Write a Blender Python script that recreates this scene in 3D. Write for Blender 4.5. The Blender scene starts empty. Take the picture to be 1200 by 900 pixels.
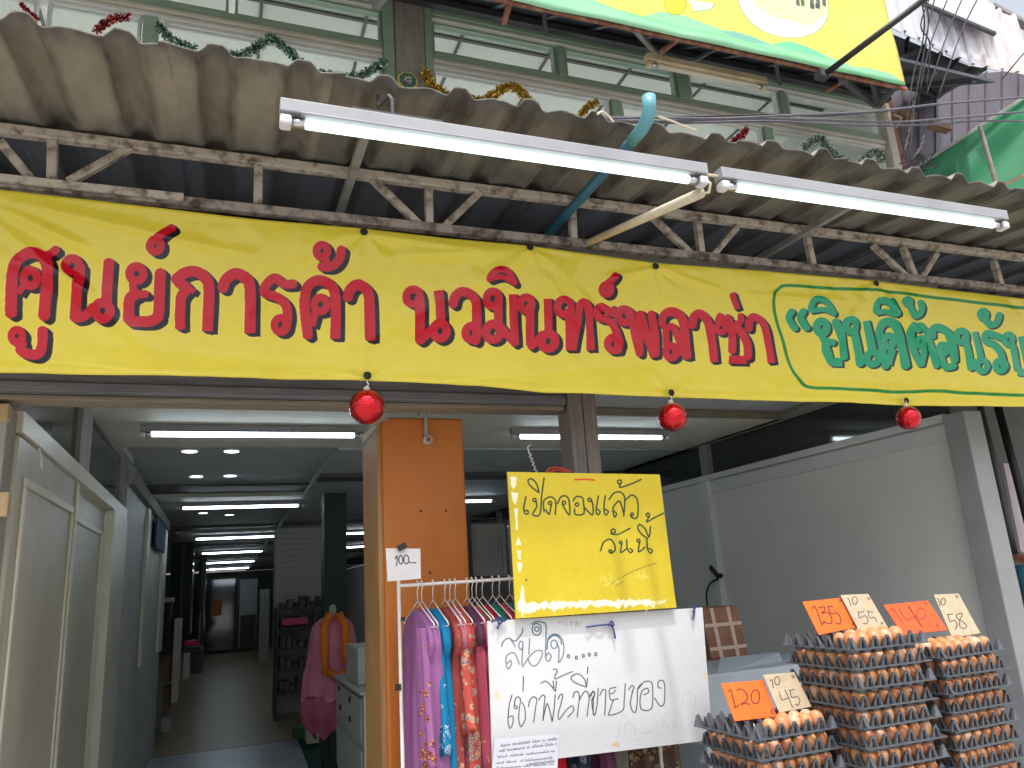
import bpy, math, random
import numpy as np
from mathutils import Vector, Matrix
random.seed(7); RNG = np.random.default_rng(7)
sc = bpy.context.scene
COL = sc.collection
R_ = math.radians
# ------------------------------------------------------------------ camera
FOC, YAW, PIT, ROL = 892.0, .3677, .2542, -.0641          # focal in photo pixels (1200 wide)
cy, sy, cp, sp = math.cos(YAW), math.sin(YAW), math.cos(PIT), math.sin(PIT)
FW = np.array([sy*cp, cy*cp, sp]); RT = np.array([cy, -sy, 0.]); UPV = np.cross(RT, FW)
c_, s_ = math.cos(ROL), math.sin(ROL)
RT, UPV = c_*RT+s_*UPV, -s_*RT+c_*UPV
CAM = np.array([0, 0, 1.6])
cd = bpy.data.cameras.new('camera'); cam = bpy.data.objects.new('camera', cd); COL.objects.link(cam)
m = Matrix.Identity(4)
for i in range(3):
    m[i][0], m[i][1], m[i][2], m[i][3] = RT[i], UPV[i], -FW[i], CAM[i]
cam.matrix_world = m
cd.sensor_width = 36; cd.lens = 36*FOC/1200; cd.clip_start = .05; cd.clip_end = 2000
sc.camera = cam
# ------------------------------------------------------------------ light
SUN = np.array([-.06, -.36, .90]); SUN /= np.linalg.norm(SUN)
EL = math.asin(SUN[2]); AZ = math.atan2(SUN[0], SUN[1])
w = bpy.data.worlds.new('World'); sc.world = w; w.use_nodes = True
nt = w.node_tree; bg = nt.nodes['Background']
sky = nt.nodes.new('ShaderNodeTexSky'); sky.sky_type = 'NISHITA'; sky.sun_disc = False
sky.sun_elevation = EL; sky.sun_rotation = AZ; sky.air_density = 1.0; sky.dust_density = 5.0; sky.ozone_density = .6
hs = nt.nodes.new('ShaderNodeHueSaturation'); hs.inputs['Saturation'].default_value = .35; hs.inputs['Value'].default_value = 1.1
nt.links.new(sky.outputs[0], hs.inputs['Color']); nt.links.new(hs.outputs[0], bg.inputs[0]); bg.inputs[1].default_value = .15
sl = bpy.data.lights.new('sun', 'SUN'); sl.energy = 1.5; sl.angle = R_(1.5); sl.color = (1, .95, .87)
so = bpy.data.objects.new('sun', sl); COL.objects.link(so)
so.rotation_euler = Vector(SUN).to_track_quat('Z', 'Y').to_euler()
sc.view_settings.view_transform = 'Standard'; sc.view_settings.look = 'None'
sc.view_settings.gamma = 1; sc.view_settings.exposure = 0.80
sc.render.engine = 'CYCLES'; sc.cycles.max_bounces = 8; sc.cycles.diffuse_bounces = 4
sc.cycles.transparent_max_bounces = 12; sc.cycles.sample_clamp_indirect = 6
sc.cycles.use_denoising = True; sc.cycles.caustics_reflective = False; sc.cycles.caustics_refractive = False
# ------------------------------------------------------------------ measuring: turn a photo point into a point of the place
def ray(x, y): return (x-600)/FOC*RT+(450-y)/FOC*UPV+FW
def aY(x, y, Y): d = ray(x, y); return CAM+d*(Y/d[1])
def aX(x, y, X): d = ray(x, y); return CAM+d*(X/d[0])
def aZ(x, y, Z): d = ray(x, y); return CAM+d*((Z-1.6)/d[2])
def aP(x, y, p, n): d = ray(x, y); return CAM+d*(np.dot(np.array(p)-CAM, n)/np.dot(d, n))
def proj(P):
    v = P-CAM; z = v@FW
    return 600+FOC*(v@RT)/z, 450-FOC*(v@UPV)/z
# ------------------------------------------------------------------ materials
def s2l(c):
    return tuple(((v/255)/12.92 if v <= 10 else (((v/255)+.055)/1.055)**2.4) for v in c)
def nodes(name):
    m = bpy.data.materials.new(name); m.use_nodes = True
    n = m.node_tree; return m, n, n.nodes['Principled BSDF'], n.links.new
def mat(name, c, c2=None, scale=8, rough=.6, metal=0, bump=0, bscale=60, spec=.5, stretch=(1, 1, 1), lo=.35, hi=.7, detail=6, coat=0, emis=None, es=0, sub=0):
    """sRGB colours; c2 = second tone mixed in by noise"""
    m, n, b, L = nodes(name)
    tc = n.nodes.new('ShaderNodeTexCoord'); mp = n.nodes.new('ShaderNodeMapping'); mp.inputs['Scale'].default_value = stretch
    L(tc.outputs['Object'], mp.inputs[0])
    if c2 is not None:
        nz = n.nodes.new('ShaderNodeTexNoise'); nz.inputs['Scale'].default_value = scale; nz.inputs['Detail'].default_value = detail; nz.inputs['Roughness'].default_value = .6
        L(mp.outputs[0], nz.inputs['Vector'])
        cr = n.nodes.new('ShaderNodeValToRGB'); e = cr.color_ramp.elements
        e[0].position = lo; e[1].position = hi; e[0].color = (*s2l(c), 1); e[1].color = (*s2l(c2), 1)
        L(nz.outputs['Fac'], cr.inputs[0]); L(cr.outputs[0], b.inputs['Base Color'])
        rr = n.nodes.new('ShaderNodeMapRange'); rr.inputs['To Min'].default_value = max(.02, rough-.08); rr.inputs['To Max'].default_value = min(1, rough+.12)
        L(nz.outputs['Fac'], rr.inputs[0]); L(rr.outputs[0], b.inputs['Roughness'])
    else:
        b.inputs['Base Color'].default_value = (*s2l(c), 1); b.inputs['Roughness'].default_value = rough
    b.inputs['Metallic'].default_value = metal; b.inputs['Specular IOR Level'].default_value = spec
    b.inputs['Coat Weight'].default_value = coat
    if sub: b.inputs['Subsurface Weight'].default_value = sub; b.inputs['Subsurface Radius'].default_value = (.01, .005, .003)
    if bump:
        n2 = n.nodes.new('ShaderNodeTexNoise'); n2.inputs['Scale'].default_value = bscale; n2.inputs['Detail'].default_value = 4
        L(mp.outputs[0], n2.inputs['Vector']); bp = n.nodes.new('ShaderNodeBump'); bp.inputs['Strength'].default_value = bump; bp.inputs['Distance'].default_value = .01
        L(n2.outputs['Fac'], bp.inputs['Height']); L(bp.outputs[0], b.inputs['Normal'])
    if emis: b.inputs['Emission Color'].default_value = (*s2l(emis), 1); b.inputs['Emission Strength'].default_value = es
    return m
def img_mat(name, img, rough=.5, spec=.5, bump=0, bscale=200, coat=0):
    m, n, b, L = nodes(name)
    t = n.nodes.new('ShaderNodeTexImage'); t.image = img; t.extension = 'EXTEND'
    L(t.outputs[0], b.inputs['Base Color']); b.inputs['Roughness'].default_value = rough; b.inputs['Specular IOR Level'].default_value = spec
    b.inputs['Coat Weight'].default_value = coat
    if bump:
        tc = n.nodes.new('ShaderNodeTexCoord'); n2 = n.nodes.new('ShaderNodeTexNoise'); n2.inputs['Scale'].default_value = bscale
        L(tc.outputs['Object'], n2.inputs['Vector']); bp = n.nodes.new('ShaderNodeBump'); bp.inputs['Strength'].default_value = bump; bp.inputs['Distance'].default_value = .01
        L(n2.outputs['Fac'], bp.inputs['Height']); L(bp.outputs[0], b.inputs['Normal'])
    return m
def glass_mat(name, tint, rough=.03, trans=.9, fres=1.45):
    m, n, b, L = nodes(name)
    n.nodes.remove(b); out = [x for x in n.nodes if x.type == 'OUTPUT_MATERIAL'][0]
    tr = n.nodes.new('ShaderNodeBsdfTransparent'); tr.inputs[0].default_value = (*[v*trans for v in s2l(tint)], 1)
    gl = n.nodes.new('ShaderNodeBsdfGlossy'); gl.inputs['Roughness'].default_value = rough
    fr = n.nodes.new('ShaderNodeLayerWeight'); fr.inputs[0].default_value = .5
    pw = n.nodes.new('ShaderNodeMath'); pw.operation = 'POWER'; L(fr.outputs['Facing'], pw.inputs[0]); pw.inputs[1].default_value = 4.0
    ma = n.nodes.new('ShaderNodeMath'); ma.operation = 'MULTIPLY_ADD'; ma.use_clamp = True; L(pw.outputs[0], ma.inputs[0]); ma.inputs[1].default_value = .8; ma.inputs[2].default_value = .05
    mx = n.nodes.new('ShaderNodeMixShader'); L(ma.outputs[0], mx.inputs[0]); L(tr.outputs[0], mx.inputs[1]); L(gl.outputs[0], mx.inputs[2]); L(mx.outputs[0], out.inputs[0])
    return m
M = {}
M['asphalt'] = mat('concrete_road', (146, 143, 136), (162, 158, 150), 30, .85, bump=.4)
M['pavement'] = mat('pavement', (160, 156, 148), (178, 174, 166), 6, .8, bump=.2)
M['floor_far'] = mat('floor_brown', (158, 138, 108), (176, 156, 126), 5, .35, stretch=(1, .4, 1))
M['floor_near'] = mat('floor_pale', (172, 182, 188), (190, 198, 202), 4, .3)
M['joint'] = mat('floor_joint', (80, 74, 66), None, rough=.7)
M['ceiling'] = mat('ceiling_board', (178, 184, 186), (198, 202, 202), 3, .6)
M['cream'] = mat('cream_board', (205, 205, 192), (222, 222, 210), 3, .6)
M['dark_trim'] = mat('dark_trim', (70, 70, 70), (95, 93, 90), 6, .6)
M['wall'] = mat('wall_paint', (176, 180, 176), (196, 198, 192), 2.5, .55, bump=.06, bscale=25)
M['wall_grey'] = mat('grey_board', (222, 221, 217), (232, 231, 227), 1.6, .5, bump=.04, bscale=12)
M['door'] = mat('door_paint', (174, 172, 156), (192, 189, 174), 2.2, .42, stretch=(2.5, 2.5, .5), bump=.05, bscale=18)
M['door_edge'] = mat('door_moulding', (200, 197, 180), (216, 212, 196), 5, .4, bump=.15, bscale=40)
M['white_frame'] = mat('white_frame', (208, 210, 212), (226, 228, 228), 3, .45, bump=.08, bscale=30)
M['dark_glass'] = mat('dark_glass', (52, 58, 58), None, rough=.06, spec=.8)
M['lintel'] = mat('lintel_dark_wood', (98, 98, 108), (124, 122, 128), 7, .65, stretch=(.6, 3, 6), bump=.3, bscale=30)
M['wood_trim'] = mat('wood_trim', (118, 110, 96), (142, 132, 116), 14, .6, stretch=(.4, 4, 4), bump=.2)
M['post'] = mat('weathered_post', (112, 105, 102), (142, 134, 130), 16, .75, stretch=(4, 4, .35), bump=.5, bscale=40)
M['orange'] = mat('orange_paint', (176, 100, 32), (192, 114, 42), 2.2, .55, bump=.1, bscale=50, stretch=(2, 2, .7))
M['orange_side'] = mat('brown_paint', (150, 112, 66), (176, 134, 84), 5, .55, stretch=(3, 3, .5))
M['green_col'] = mat('dark_green_paint', (22, 48, 44), (28, 58, 52), 3, .5)
M['black'] = mat('black_paint', (24, 24, 26), None, rough=.5)
M['dark_metal'] = mat('dark_metal', (52, 54, 58), (70, 72, 76), 20, .5, bump=.1)
M['chrome'] = mat('chrome', (200, 202, 205), None, rough=.25, metal=1)
M['wire'] = mat('hanger_wire', (225, 224, 220), None, rough=.35)
M['cable'] = mat('cable_black', (46, 46, 52), (70, 70, 76), 30, .55)
M['cable_grey'] = mat('cable_grey', (98, 98, 110), (76, 76, 88), 20, .5)
M['truss'] = mat('flaking_white_steel', (176, 168, 156), (92, 76, 66), 22, .6, bump=.5, bscale=50, lo=.47, hi=.66, detail=10)
M['truss_low'] = mat('flaking_grey_steel', (150, 140, 132), (72, 60, 56), 20, .65, bump=.5, bscale=50, lo=.42, hi=.62, detail=10)
M['rust'] = mat('rusty_steel', (122, 74, 58), (168, 128, 108), 18, .75, bump=.4, lo=.4, hi=.68)
M['rafter'] = mat('rafter_steel', (150, 152, 150), (110, 108, 104), 9, .6, bump=.2)
M['dark_sheet'] = mat('old_dark_sheet', (70, 72, 84), (92, 94, 104), 5, .6, metal=.2, stretch=(1, .5, 1))
M['zinc'] = mat('zinc_sheet', (206, 206, 216), (186, 184, 196), 3, .5, metal=.0, stretch=(4, 4, .5), bump=.05, lo=.3, hi=.8)
M['zinc_rust'] = mat('zinc_rust', (206, 204, 210), (176, 146, 128), 5, .6, metal=.0, stretch=(5, 5, .6), lo=.5, hi=.78)
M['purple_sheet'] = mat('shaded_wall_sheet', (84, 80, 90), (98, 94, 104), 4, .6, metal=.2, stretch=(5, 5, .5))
M['tarp'] = mat('green_tarpaulin', (8, 104, 66), (18, 122, 78), 3, .7, bump=.15, bscale=6)
M['pole_white'] = mat('old_white_pole', (196, 192, 184), (150, 142, 134), 18, .6, bump=.2)
M['lamp_body'] = mat('lamp_housing', (158, 160, 167), (144, 146, 152), 6, .4)
M['lamp_old'] = mat('lamp_housing_old', (222, 210, 184), (190, 172, 142), 9, .5)
M['lamp_cap'] = mat('lamp_cap', (214, 214, 226), None, rough=.3)
M['tube_out'] = mat('lit_tube_outside', (240, 255, 252), None, emis=(232, 255, 250), es=1.5)
M['tube_in'] = mat('lit_tube_inside', (240, 250, 255), None, emis=(225, 242, 255), es=10.0)
M['downlight'] = mat('lit_downlight', (240, 250, 255), None, emis=(235, 245, 255), es=2.0)
M['tube_off'] = mat('tube_off', (220, 216, 204), None, rough=.3)
M['pvc'] = mat('blue_pvc', (40, 98, 118), (24, 66, 84), 7, .4, bump=.1)
M['pvc_light'] = mat('blue_pvc_pale', (104, 168, 182), (84, 146, 162), 6, .35)  # paler blue, for the elbow only
M['pvc_white'] = mat('white_conduit', (214, 204, 184), (190, 178, 158), 10, .5)
M['win_green'] = mat('green_window_frame', (140, 168, 150), (160, 184, 168), 12, .5, bump=.15, stretch=(.6, 3, 3))
M['win_silver'] = mat('aluminium_frame', (228, 231, 230), (206, 210, 210), 8, .4, metal=.1, stretch=(.4, 3, 3))
M['win_pale'] = mat('pale_frame', (212, 208, 196), (190, 186, 176), 8, .5, stretch=(.4, 3, 3))
M['corner_post'] = mat('grey_corner_post', (146, 148, 150), (160, 162, 165), 3, .5, bump=.08, bscale=30)
M['grey_wood'] = mat('grey_wood_column', (138, 136, 132), (160, 157, 152), 9, .75, stretch=(3, 3, .5), bump=.3)
M['bounce_white'] = mat('white_bounce_floor', (236, 236, 230), (244, 244, 240), 3, .7)
M['room_ceiling'] = mat('upper_ceiling_board', (218, 222, 218), (228, 231, 227), 3, .7, emis=(200, 215, 208), es=0)
M['window_glass'] = glass_mat('window_glass', (250, 253, 251), .03, .985)
M['plastic'] = mat('egg_tray_plastic', (88, 92, 99), (72, 76, 83), 30, .32, bump=.1, bscale=120)
M['table_grey'] = mat('grey_table_top', (158, 168, 178), (172, 182, 190), 4, .45)
M['carton'] = mat('brown_carton', (150, 108, 84), (124, 84, 66), 9, .7, bump=.1)
M['tape'] = mat('packing_tape', (196, 172, 152), None, rough=.25)
M['wood'] = mat('brown_plank', (142, 118, 92), (118, 94, 72), 9, .7, stretch=(.4, 3, 3))
M['beige'] = mat('beige_cabinet', (206, 198, 172), (218, 212, 190), 3, .5)
M['grey_cab'] = mat('grey_cabinet', (168, 176, 172), (182, 188, 184), 3, .45)
M['card_edge'] = mat('board_edge', (206, 200, 186), None, rough=.8)
M['yellow_edge'] = mat('yellow_board_edge', (214, 200, 60), None, rough=.6)
M['rope'] = mat('blue_rope', (44, 70, 124), (34, 52, 98), 60, .6)
M['red_cord'] = mat('red_cord', (200, 70, 50), None, rough=.6)
M['grommet_dark'] = mat('grommet_dark', (34, 32, 30), None, rough=.4, metal=.5)
M['cloth_pink'] = mat('pink_cloth', (214, 140, 160), (196, 112, 140), 9, .75, bump=.2)
M['cloth_magenta'] = mat('magenta_cloth', (170, 78, 112), (190, 100, 132), 9, .75, bump=.2)
M['marigold'] = mat('orange_scarf', (240, 138, 40), (220, 104, 24), 30, .8, bump=.8, bscale=80)
M['paper'] = mat('white_paper', (232, 232, 236), None, rough=.7)
M['red_item'] = mat('red_item', (190, 40, 60), None, rough=.5)
M['pink_item'] = mat('pink_pack', (226, 70, 130), None, rough=.4)
M['mixed'] = mat('mixed_goods', (120, 100, 84), (50, 56, 60), 14, .6, lo=.4, hi=.6)
M['wood_block'] = mat('raw_wood_block', (190, 170, 130), (168, 146, 108), 12, .7, stretch=(3, 3, .6), bump=.2)
M['green_mat'] = mat('green_mat', (16, 62, 56), (22, 76, 66), 12, .9)
M['blue_panel'] = mat('navy_cloth', (44, 62, 92), (60, 78, 110), 12, .7)
M['pink_strip'] = mat('pale_pink_board', (196, 186, 190), (180, 170, 174), 6, .7)
M['mannequin'] = mat('pale_mannequin', (168, 160, 146), None, rough=.4)
# ------------------------------------------------------------------ objects
def tag(o, label=None, cat=None, group=None, kind=None):
    if label: o['label'] = label
    if cat: o['category'] = cat
    if group: o['group'] = group
    if kind: o['kind'] = kind
    return o
def empty(name, label, cat, loc=(0, 0, 0), group=None):
    o = bpy.data.objects.new(name, None); COL.objects.link(o); o.location = Vector([float(v) for v in loc]); o.empty_display_size = .1
    return tag(o, label, cat, group)
class MB:
    def __init__(s): s.v = []; s.f = []; s.mi = []; s.uv = {}; s.cur = 0
    def add(s, vs, fs):
        n = len(s.v); s.v += [tuple(float(c) for c in v) for v in vs]; s.f += [tuple(i+n for i in f) for f in fs]; s.mi += [s.cur]*len(fs)
    def box(s, x0, x1, y0, y1, z0, z1):
        s.add([(x0, y0, z0), (x1, y0, z0), (x1, y1, z0), (x0, y1, z0), (x0, y0, z1), (x1, y0, z1), (x1, y1, z1), (x0, y1, z1)],
              [(0, 3, 2, 1), (4, 5, 6, 7), (0, 1, 5, 4), (1, 2, 6, 5), (2, 3, 7, 6), (3, 0, 4, 7)]); return s
    def bar(s, a, b, w, h, up=(0, 0, 1)):
        a = Vector([float(v) for v in a]); b = Vector([float(v) for v in b]); d = (b-a).normalized(); u = Vector(up)
        sd = d.cross(u)
        if sd.length < 1e-3: sd = d.cross(Vector((0, 1, 0)))
        sd.normalize(); u = sd.cross(d).normalized(); sd *= w/2; u *= h/2
        s.add([a-sd-u, a+sd-u, a+sd+u, a-sd+u, b-sd-u, b+sd-u, b+sd+u, b-sd+u],
              [(0, 1, 2, 3), (7, 6, 5, 4), (0, 4, 5, 1), (1, 5, 6, 2), (2, 6, 7, 3), (3, 7, 4, 0)]); return s
    def tube(s, pts, r, n=8, cap=True):
        P = [Vector([float(c) for c in p]) for p in pts]; rs = r if isinstance(r, (list, tuple)) else [r]*len(P)
        rings = []; prev = None
        for i, p in enumerate(P):
            d = (P[min(i+1, len(P)-1)]-P[max(i-1, 0)]).normalized()
            if prev is None:
                u = d.orthogonal().normalized()
            else:
                u = (prev-d*prev.dot(d)); u = u.normalized() if u.length > 1e-6 else d.orthogonal().normalized()
            prev = u; v = d.cross(u)
            rings.append([p+(u*math.cos(2*math.pi*k/n)+v*math.sin(2*math.pi*k/n))*rs[i] for k in range(n)])
        vs = [q for rg in rings for q in rg]; fs = []
        for i in range(len(P)-1):
            for k in range(n):
                fs.append((i*n+k, i*n+(k+1) % n, (i+1)*n+(k+1) % n, (i+1)*n+k))
        if cap: fs.append(tuple(range(n-1, -1, -1))); fs.append(tuple((len(P)-1)*n+k for k in range(n)))
        s.add(vs, fs); return s
    def lathe(s, prof, n=16, o=(0, 0, 0), sx=1, sy=1):
        vs = []; fs = []
        for (r, z) in prof:
            for k in range(n):
                a = 2*math.pi*k/n; vs.append((o[0]+r*sx*math.cos(a), o[1]+r*sy*math.sin(a), o[2]+z))
        for i in range(len(prof)-1):
            for k in range(n):
                fs.append((i*n+k, i*n+(k+1) % n, (i+1)*n+(k+1) % n, (i+1)*n+k))
        fs.append(tuple(range(n-1, -1, -1))); fs.append(tuple((len(prof)-1)*n+k for k in range(n)))
        s.add(vs, fs); return s
    def slab(s, quad, n, th):
        """quad of 4 points extruded by th along n"""
        q = [np.array(p, float) for p in quad]; n = np.array(n, float); k = [p+n*th for p in q]
        s.add(q+k, [(0, 1, 2, 3), (7, 6, 5, 4), (0, 4, 5, 1), (1, 5, 6, 2), (2, 6, 7, 3), (3, 7, 4, 0)]); return s
    def mesh(s, name, mats, smooth=False):
        me = bpy.data.meshes.new(name); me.from_pydata(s.v, [], s.f)
        for m in (mats if isinstance(mats, (list, tuple)) else [mats]): me.materials.append(m)
        if any(s.mi): me.polygons.foreach_set('material_index', s.mi)
        if smooth: me.polygons.foreach_set('use_smooth', [True]*len(s.f))
        me.update(); return me
def link(name, me, parent=None, loc=None):
    o = bpy.data.objects.new(name, me); COL.objects.link(o)
    if parent is not None: o.parent = parent
    if loc is not None: o.location = Vector([float(v) for v in loc])
    return o
def recenter(me):
    n = len(me.vertices); a = np.empty(n*3, np.float32); me.vertices.foreach_get('co', a); a = a.reshape(-1, 3)
    c = np.array([(a[:, 0].min()+a[:, 0].max())/2, (a[:, 1].min()+a[:, 1].max())/2, a[:, 2].min()]); a -= c
    me.vertices.foreach_set('co', a.ravel()); me.update(); return c
def part(name, mb, mats, parent, smooth=False, label=None):
    """part of a thing whose empty sits at parent.location (no rotation)"""
    me = mb.mesh(name, mats, smooth); c = recenter(me)
    off = Vector([float(v) for v in c])
    p = parent
    while p is not None: off -= Vector(p.location); p = p.parent
    o = link(name, me, parent, off)
    if label: o['label'] = label
    return o
def solo(name, mb, mats, label, cat, group=None, smooth=False, kind=None):
    me = mb.mesh(name, mats, smooth); c = recenter(me); o = link(name, me, None, c)
    return tag(o, label, cat, group, kind)
def struct(name, mb, mats):
    me = mb.mesh(name, mats); o = link(name, me); o['kind'] = 'structure'; return o
def bevel(o, w=.003, seg=2):
    b = o.modifiers.new('bevel', 'BEVEL'); b.width = w; b.segments = seg; b.limit_method = 'ANGLE'; b.angle_limit = R_(40); return o
# ------------------------------------------------------------------ flat prints, drawn stroke by stroke into an image made here
def smooth_pts(p, k=6, closed=False):
    p = [np.array(q, float) for q in p]
    if len(p) < 3: return p
    out = []
    for i in range(len(p)-1):
        a = p[max(i-1, 0)]; b = p[i]; c = p[i+1]; d = p[min(i+2, len(p)-1)]
        for t in np.linspace(0, 1, k, endpoint=False):
            out.append(.5*((2*b)+(-a+c)*t+(2*a-5*b+4*c-d)*t*t+(-a+3*b-3*c+d)*t**3))
    out.append(p[-1]); return out
class Print:
    """a flat rectangle of print: origin o (lower left), unit axes ux, uy, size in metres"""
    def __init__(s, o, ux, uy, wm, hm, ppm, base):
        s.o, s.ux, s.uy, s.wm, s.hm = [np.array(v, float) if i < 3 else v for i, v in enumerate((o, ux, uy, wm, hm))]
        s.W, s.H = int(wm*ppm), int(hm*ppm)
        X, Y = np.meshgrid((np.arange(s.W)+.5)/s.W*wm, (np.arange(s.H)+.5)/s.H*hm)
        P = s.o+X[..., None]*s.ux+Y[..., None]*s.uy-CAM
        z = P@FW; s.U = 600+FOC*(P@RT)/z; s.V = 450-FOC*(P@UPV)/z; s.X, s.Y = X, Y
        s.a = np.ones((s.H, s.W, 3))*np.array(base)/255.
        s.soft = abs(s.U[:, 1:]-s.U[:, :-1]).mean()
    def dist(s, pts, w, smooth=True, butt=False):
        pts = smooth_pts(pts) if smooth else [np.array(p, float) for p in pts]
        D = np.full((s.H, s.W), 1e3)
        q = np.array(pts); m = w+3
        box = (s.U > q[:, 0].min()-m) & (s.U < q[:, 0].max()+m) & (s.V > q[:, 1].min()-m) & (s.V < q[:, 1].max()+m)
        r = np.where(box.any(1))[0]; c = np.where(box.any(0))[0]
        if len(r) == 0 or len(c) == 0: return D, None
        sl = (slice(r[0], r[-1]+1), slice(c[0], c[-1]+1)); U, V = s.U[sl], s.V[sl]; d2 = np.full(U.shape, 1e6)
        for k, (a, b) in enumerate(zip(pts[:-1], pts[1:])):
            ab = b-a; l2 = ab@ab+1e-9
            t0 = ((U-a[0])*ab[0]+(V-a[1])*ab[1])/l2; t = np.clip(t0, 0, 1)
            q2 = (U-a[0]-t*ab[0])**2+(V-a[1]-t*ab[1])**2
            if butt and k == 0: q2 = np.where(t0 < 0, 1e6, q2)
            if butt and k == len(pts)-2: q2 = np.where(t0 > 1, 1e6, q2)
            d2 = np.minimum(d2, q2)
        return np.sqrt(d2), sl
    def stroke(s, pts, w, col, alpha=1., smooth=True):
        d, sl = s.dist(pts, w, smooth)
        if sl is None: return
        sf = max(.35, s.soft); a = np.clip((w/2-d)/sf+.5, 0, 1)[..., None]*alpha
        s.a[sl] = s.a[sl]*(1-a)+np.array(col)/255.*a
    def ring(s, c, r, w, col, alpha=1., ry=None):
        ry = ry or r
        s.stroke([(c[0]+r*math.cos(t), c[1]+ry*math.sin(t)) for t in np.linspace(0, 2*math.pi, 17)], w, col, alpha, False)
    def mask(s, M_, col, alpha=1.):
        a = (M_*alpha)[..., None]; s.a = s.a*(1-a)+np.array(col)/255.*a
    def poly(s, pts, col, alpha=1.):
        p = np.array(pts, float); ins = np.zeros(s.U.shape, bool)
        for (x0, y0), (x1, y1) in zip(p, np.roll(p, -1, 0)):
            c = ((y0 > s.V) != (y1 > s.V)) & (s.U < (x1-x0)*(s.V-y0)/(y1-y0+1e-12)+x0); ins ^= c
        s.mask(ins.astype(float), col, alpha)
    def noise(s, amp, sc_, seed=0):
        r = np.random.default_rng(seed); gh, gw = max(2, int(s.hm/sc_)+2), max(2, int(s.wm/sc_)+2); g = r.normal(0, 1, (gh, gw))
        yy = np.linspace(0, gh-1.001, s.H); xx = np.linspace(0, gw-1.001, s.W); y0 = yy.astype(int); x0 = xx.astype(int); fy = (yy-y0)[:, None]; fx = (xx-x0)[None]
        fy = fy*fy*(3-2*fy); fx = fx*fx*(3-2*fx)
        n = (g[y0][:, x0]*(1-fy)*(1-fx)+g[y0+1][:, x0]*fy*(1-fx)+g[y0][:, x0+1]*(1-fy)*fx+g[y0+1][:, x0+1]*fy*fx)
        s.a = np.clip(s.a+n[..., None]*amp, 0, 1); return n
    def image(s, name):
        im = bpy.data.images.new(name, s.W, s.H); px = np.ones((s.H, s.W, 4), np.float32); px[..., :3] = np.clip(s.a, 0, 1)
        im.pixels.foreach_set(px.ravel()); im.update(); im.pack(); return im
    def uvof(s, P):
        d = np.array(P, float)-s.o; return (float(d@s.ux)/s.wm, float(d@s.uy)/s.hm)
def tf(pts, ox, oy, k): return [(ox+x/k, oy+y/k) for x, y in pts]
def set_uv(me, pr, Moff=(0, 0, 0)):
    ul = me.uv_layers.new(name='UVMap'); off = np.array(Moff, float)
    for lp in me.loops:
        co = np.array(me.vertices[lp.vertex_index].co)+off; ul.data[lp.index].uv = pr.uvof(co)
# ================================================================== THE SETTING
b = MB(); b.box(-300, 300, -300, 300, -.30, -.16); struct('ground', b, M['pavement'])
b = MB(); b.box(-300, 300, -9, -1.4, -.156, -.150); struct('road', b, M['asphalt'])
b = MB(); b.box(-40, 40, -1.4, 2.82, -.15, 0.0); struct('pavement', b, M['pavement'])
b = MB(); b.box(-3.2, 3.9, 2.82, 9.8, -.1, .006); struct('floor', b, M['floor_near'])
b = MB(); b.box(-3.2, 3.9, 9.83, 30, -.1, .006); struct('floor', b, M['floor_far'])
b = MB(); b.box(-3.2, 3.9, 9.8, 9.83, -.1, .004); struct('floor', b, M['joint'])
# ------------------------------------------------------------------ the shophouse
SH = empty('shophouse', 'open fronted shophouse with a long lit hall and green framed upper windows', 'building', (0, 2.9, 0))
LY = [4.7, 8.55, 12.9, 16.9, 21.3, 25.6]
XL, XR, ZC = -.67, 3.7, 2.65
b = MB(); b.box(-.78, .75, 2.95, 30, ZC, ZC+.1); b.box(.75, 3.85, 2.95, 5.5, ZC, ZC+.1); b.box(-3.2, -.78, 10.2, 30, ZC, ZC+.1)
part('ceiling', b, M['ceiling'], SH)
b = MB(); b.box(.75, 3.85, 5.5, 30, ZC-.05, ZC+.1); part('ceiling', b, M['ceiling'], SH)
for k, y in enumerate(LY):
    b = MB(); b.box(XL, .75 if k else 3.7, y-.42, y+.72, ZC-.05, ZC-.003); part('beam', b, M['cream'], SH)
    if k:
        b = MB(); b.box(XL, .75, y-1.0, y-.5, ZC-.022, ZC-.002); b.box(.75, 3.7, y-1.9, y-1.6, ZC-.08, ZC-.05); part('shade_and_beam_strip', b, M['dark_trim'], SH)  # left strip paints unlit ceiling before each lamp; right one a dark beam line
b = MB(); b.box(XL, 3.7, LY[0]-.45, LY[0]-.422, ZC-.055, ZC-.004); part('beam_trim', b, M['wood_trim'], SH)
# lintel and its wooden trim
b = MB(); b.box(-1.9, 1.31, 2.80, 2.93, 2.292, 2.47); b.box(-1.9, 1.31, 2.79, 2.80, 2.30, 2.335); bevel(part('lintel', b, M['lintel'], SH), .004)
b = MB(); b.box(-.74, 1.30, 2.795, 2.9, 2.274, 2.29); bevel(part('lintel_trim', b, M['wood_trim'], SH), .003)
b = MB(); b.box(1.34, 3.75, 2.93, 3.0, 2.66, 3.1); b.box(-1.9, 3.75, 2.94, 3.3, 2.75, 3.04); part('wall', b, M['grey_wood'], SH)
# left front: jamb, neighbour wall
b = MB(); b.box(-.765, -.675, 2.84, 2.96, 0, 2.265); bevel(part('door_jamb', b, M['grey_wood'], SH), .004)
b = MB(); b.box(-2.6, -.77, 2.98, 3.1, 0, 2.28); part('wall', b, mat('brown_red_wall', (112, 74, 66), (96, 62, 56), 4, .8), SH)
for (x, y0, y1) in ((4, 475, 494), (3, 578, 606)):
    p0 = aY(x, y1, 2.83); p1 = aY(x, y0, 2.83); b = MB(); b.box(p0[0]-.06, p0[0]+.018, 2.80, 2.838, p0[2], p1[2]); bevel(part('hinge_block', b, M['wood_block'], SH), .003)
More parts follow.
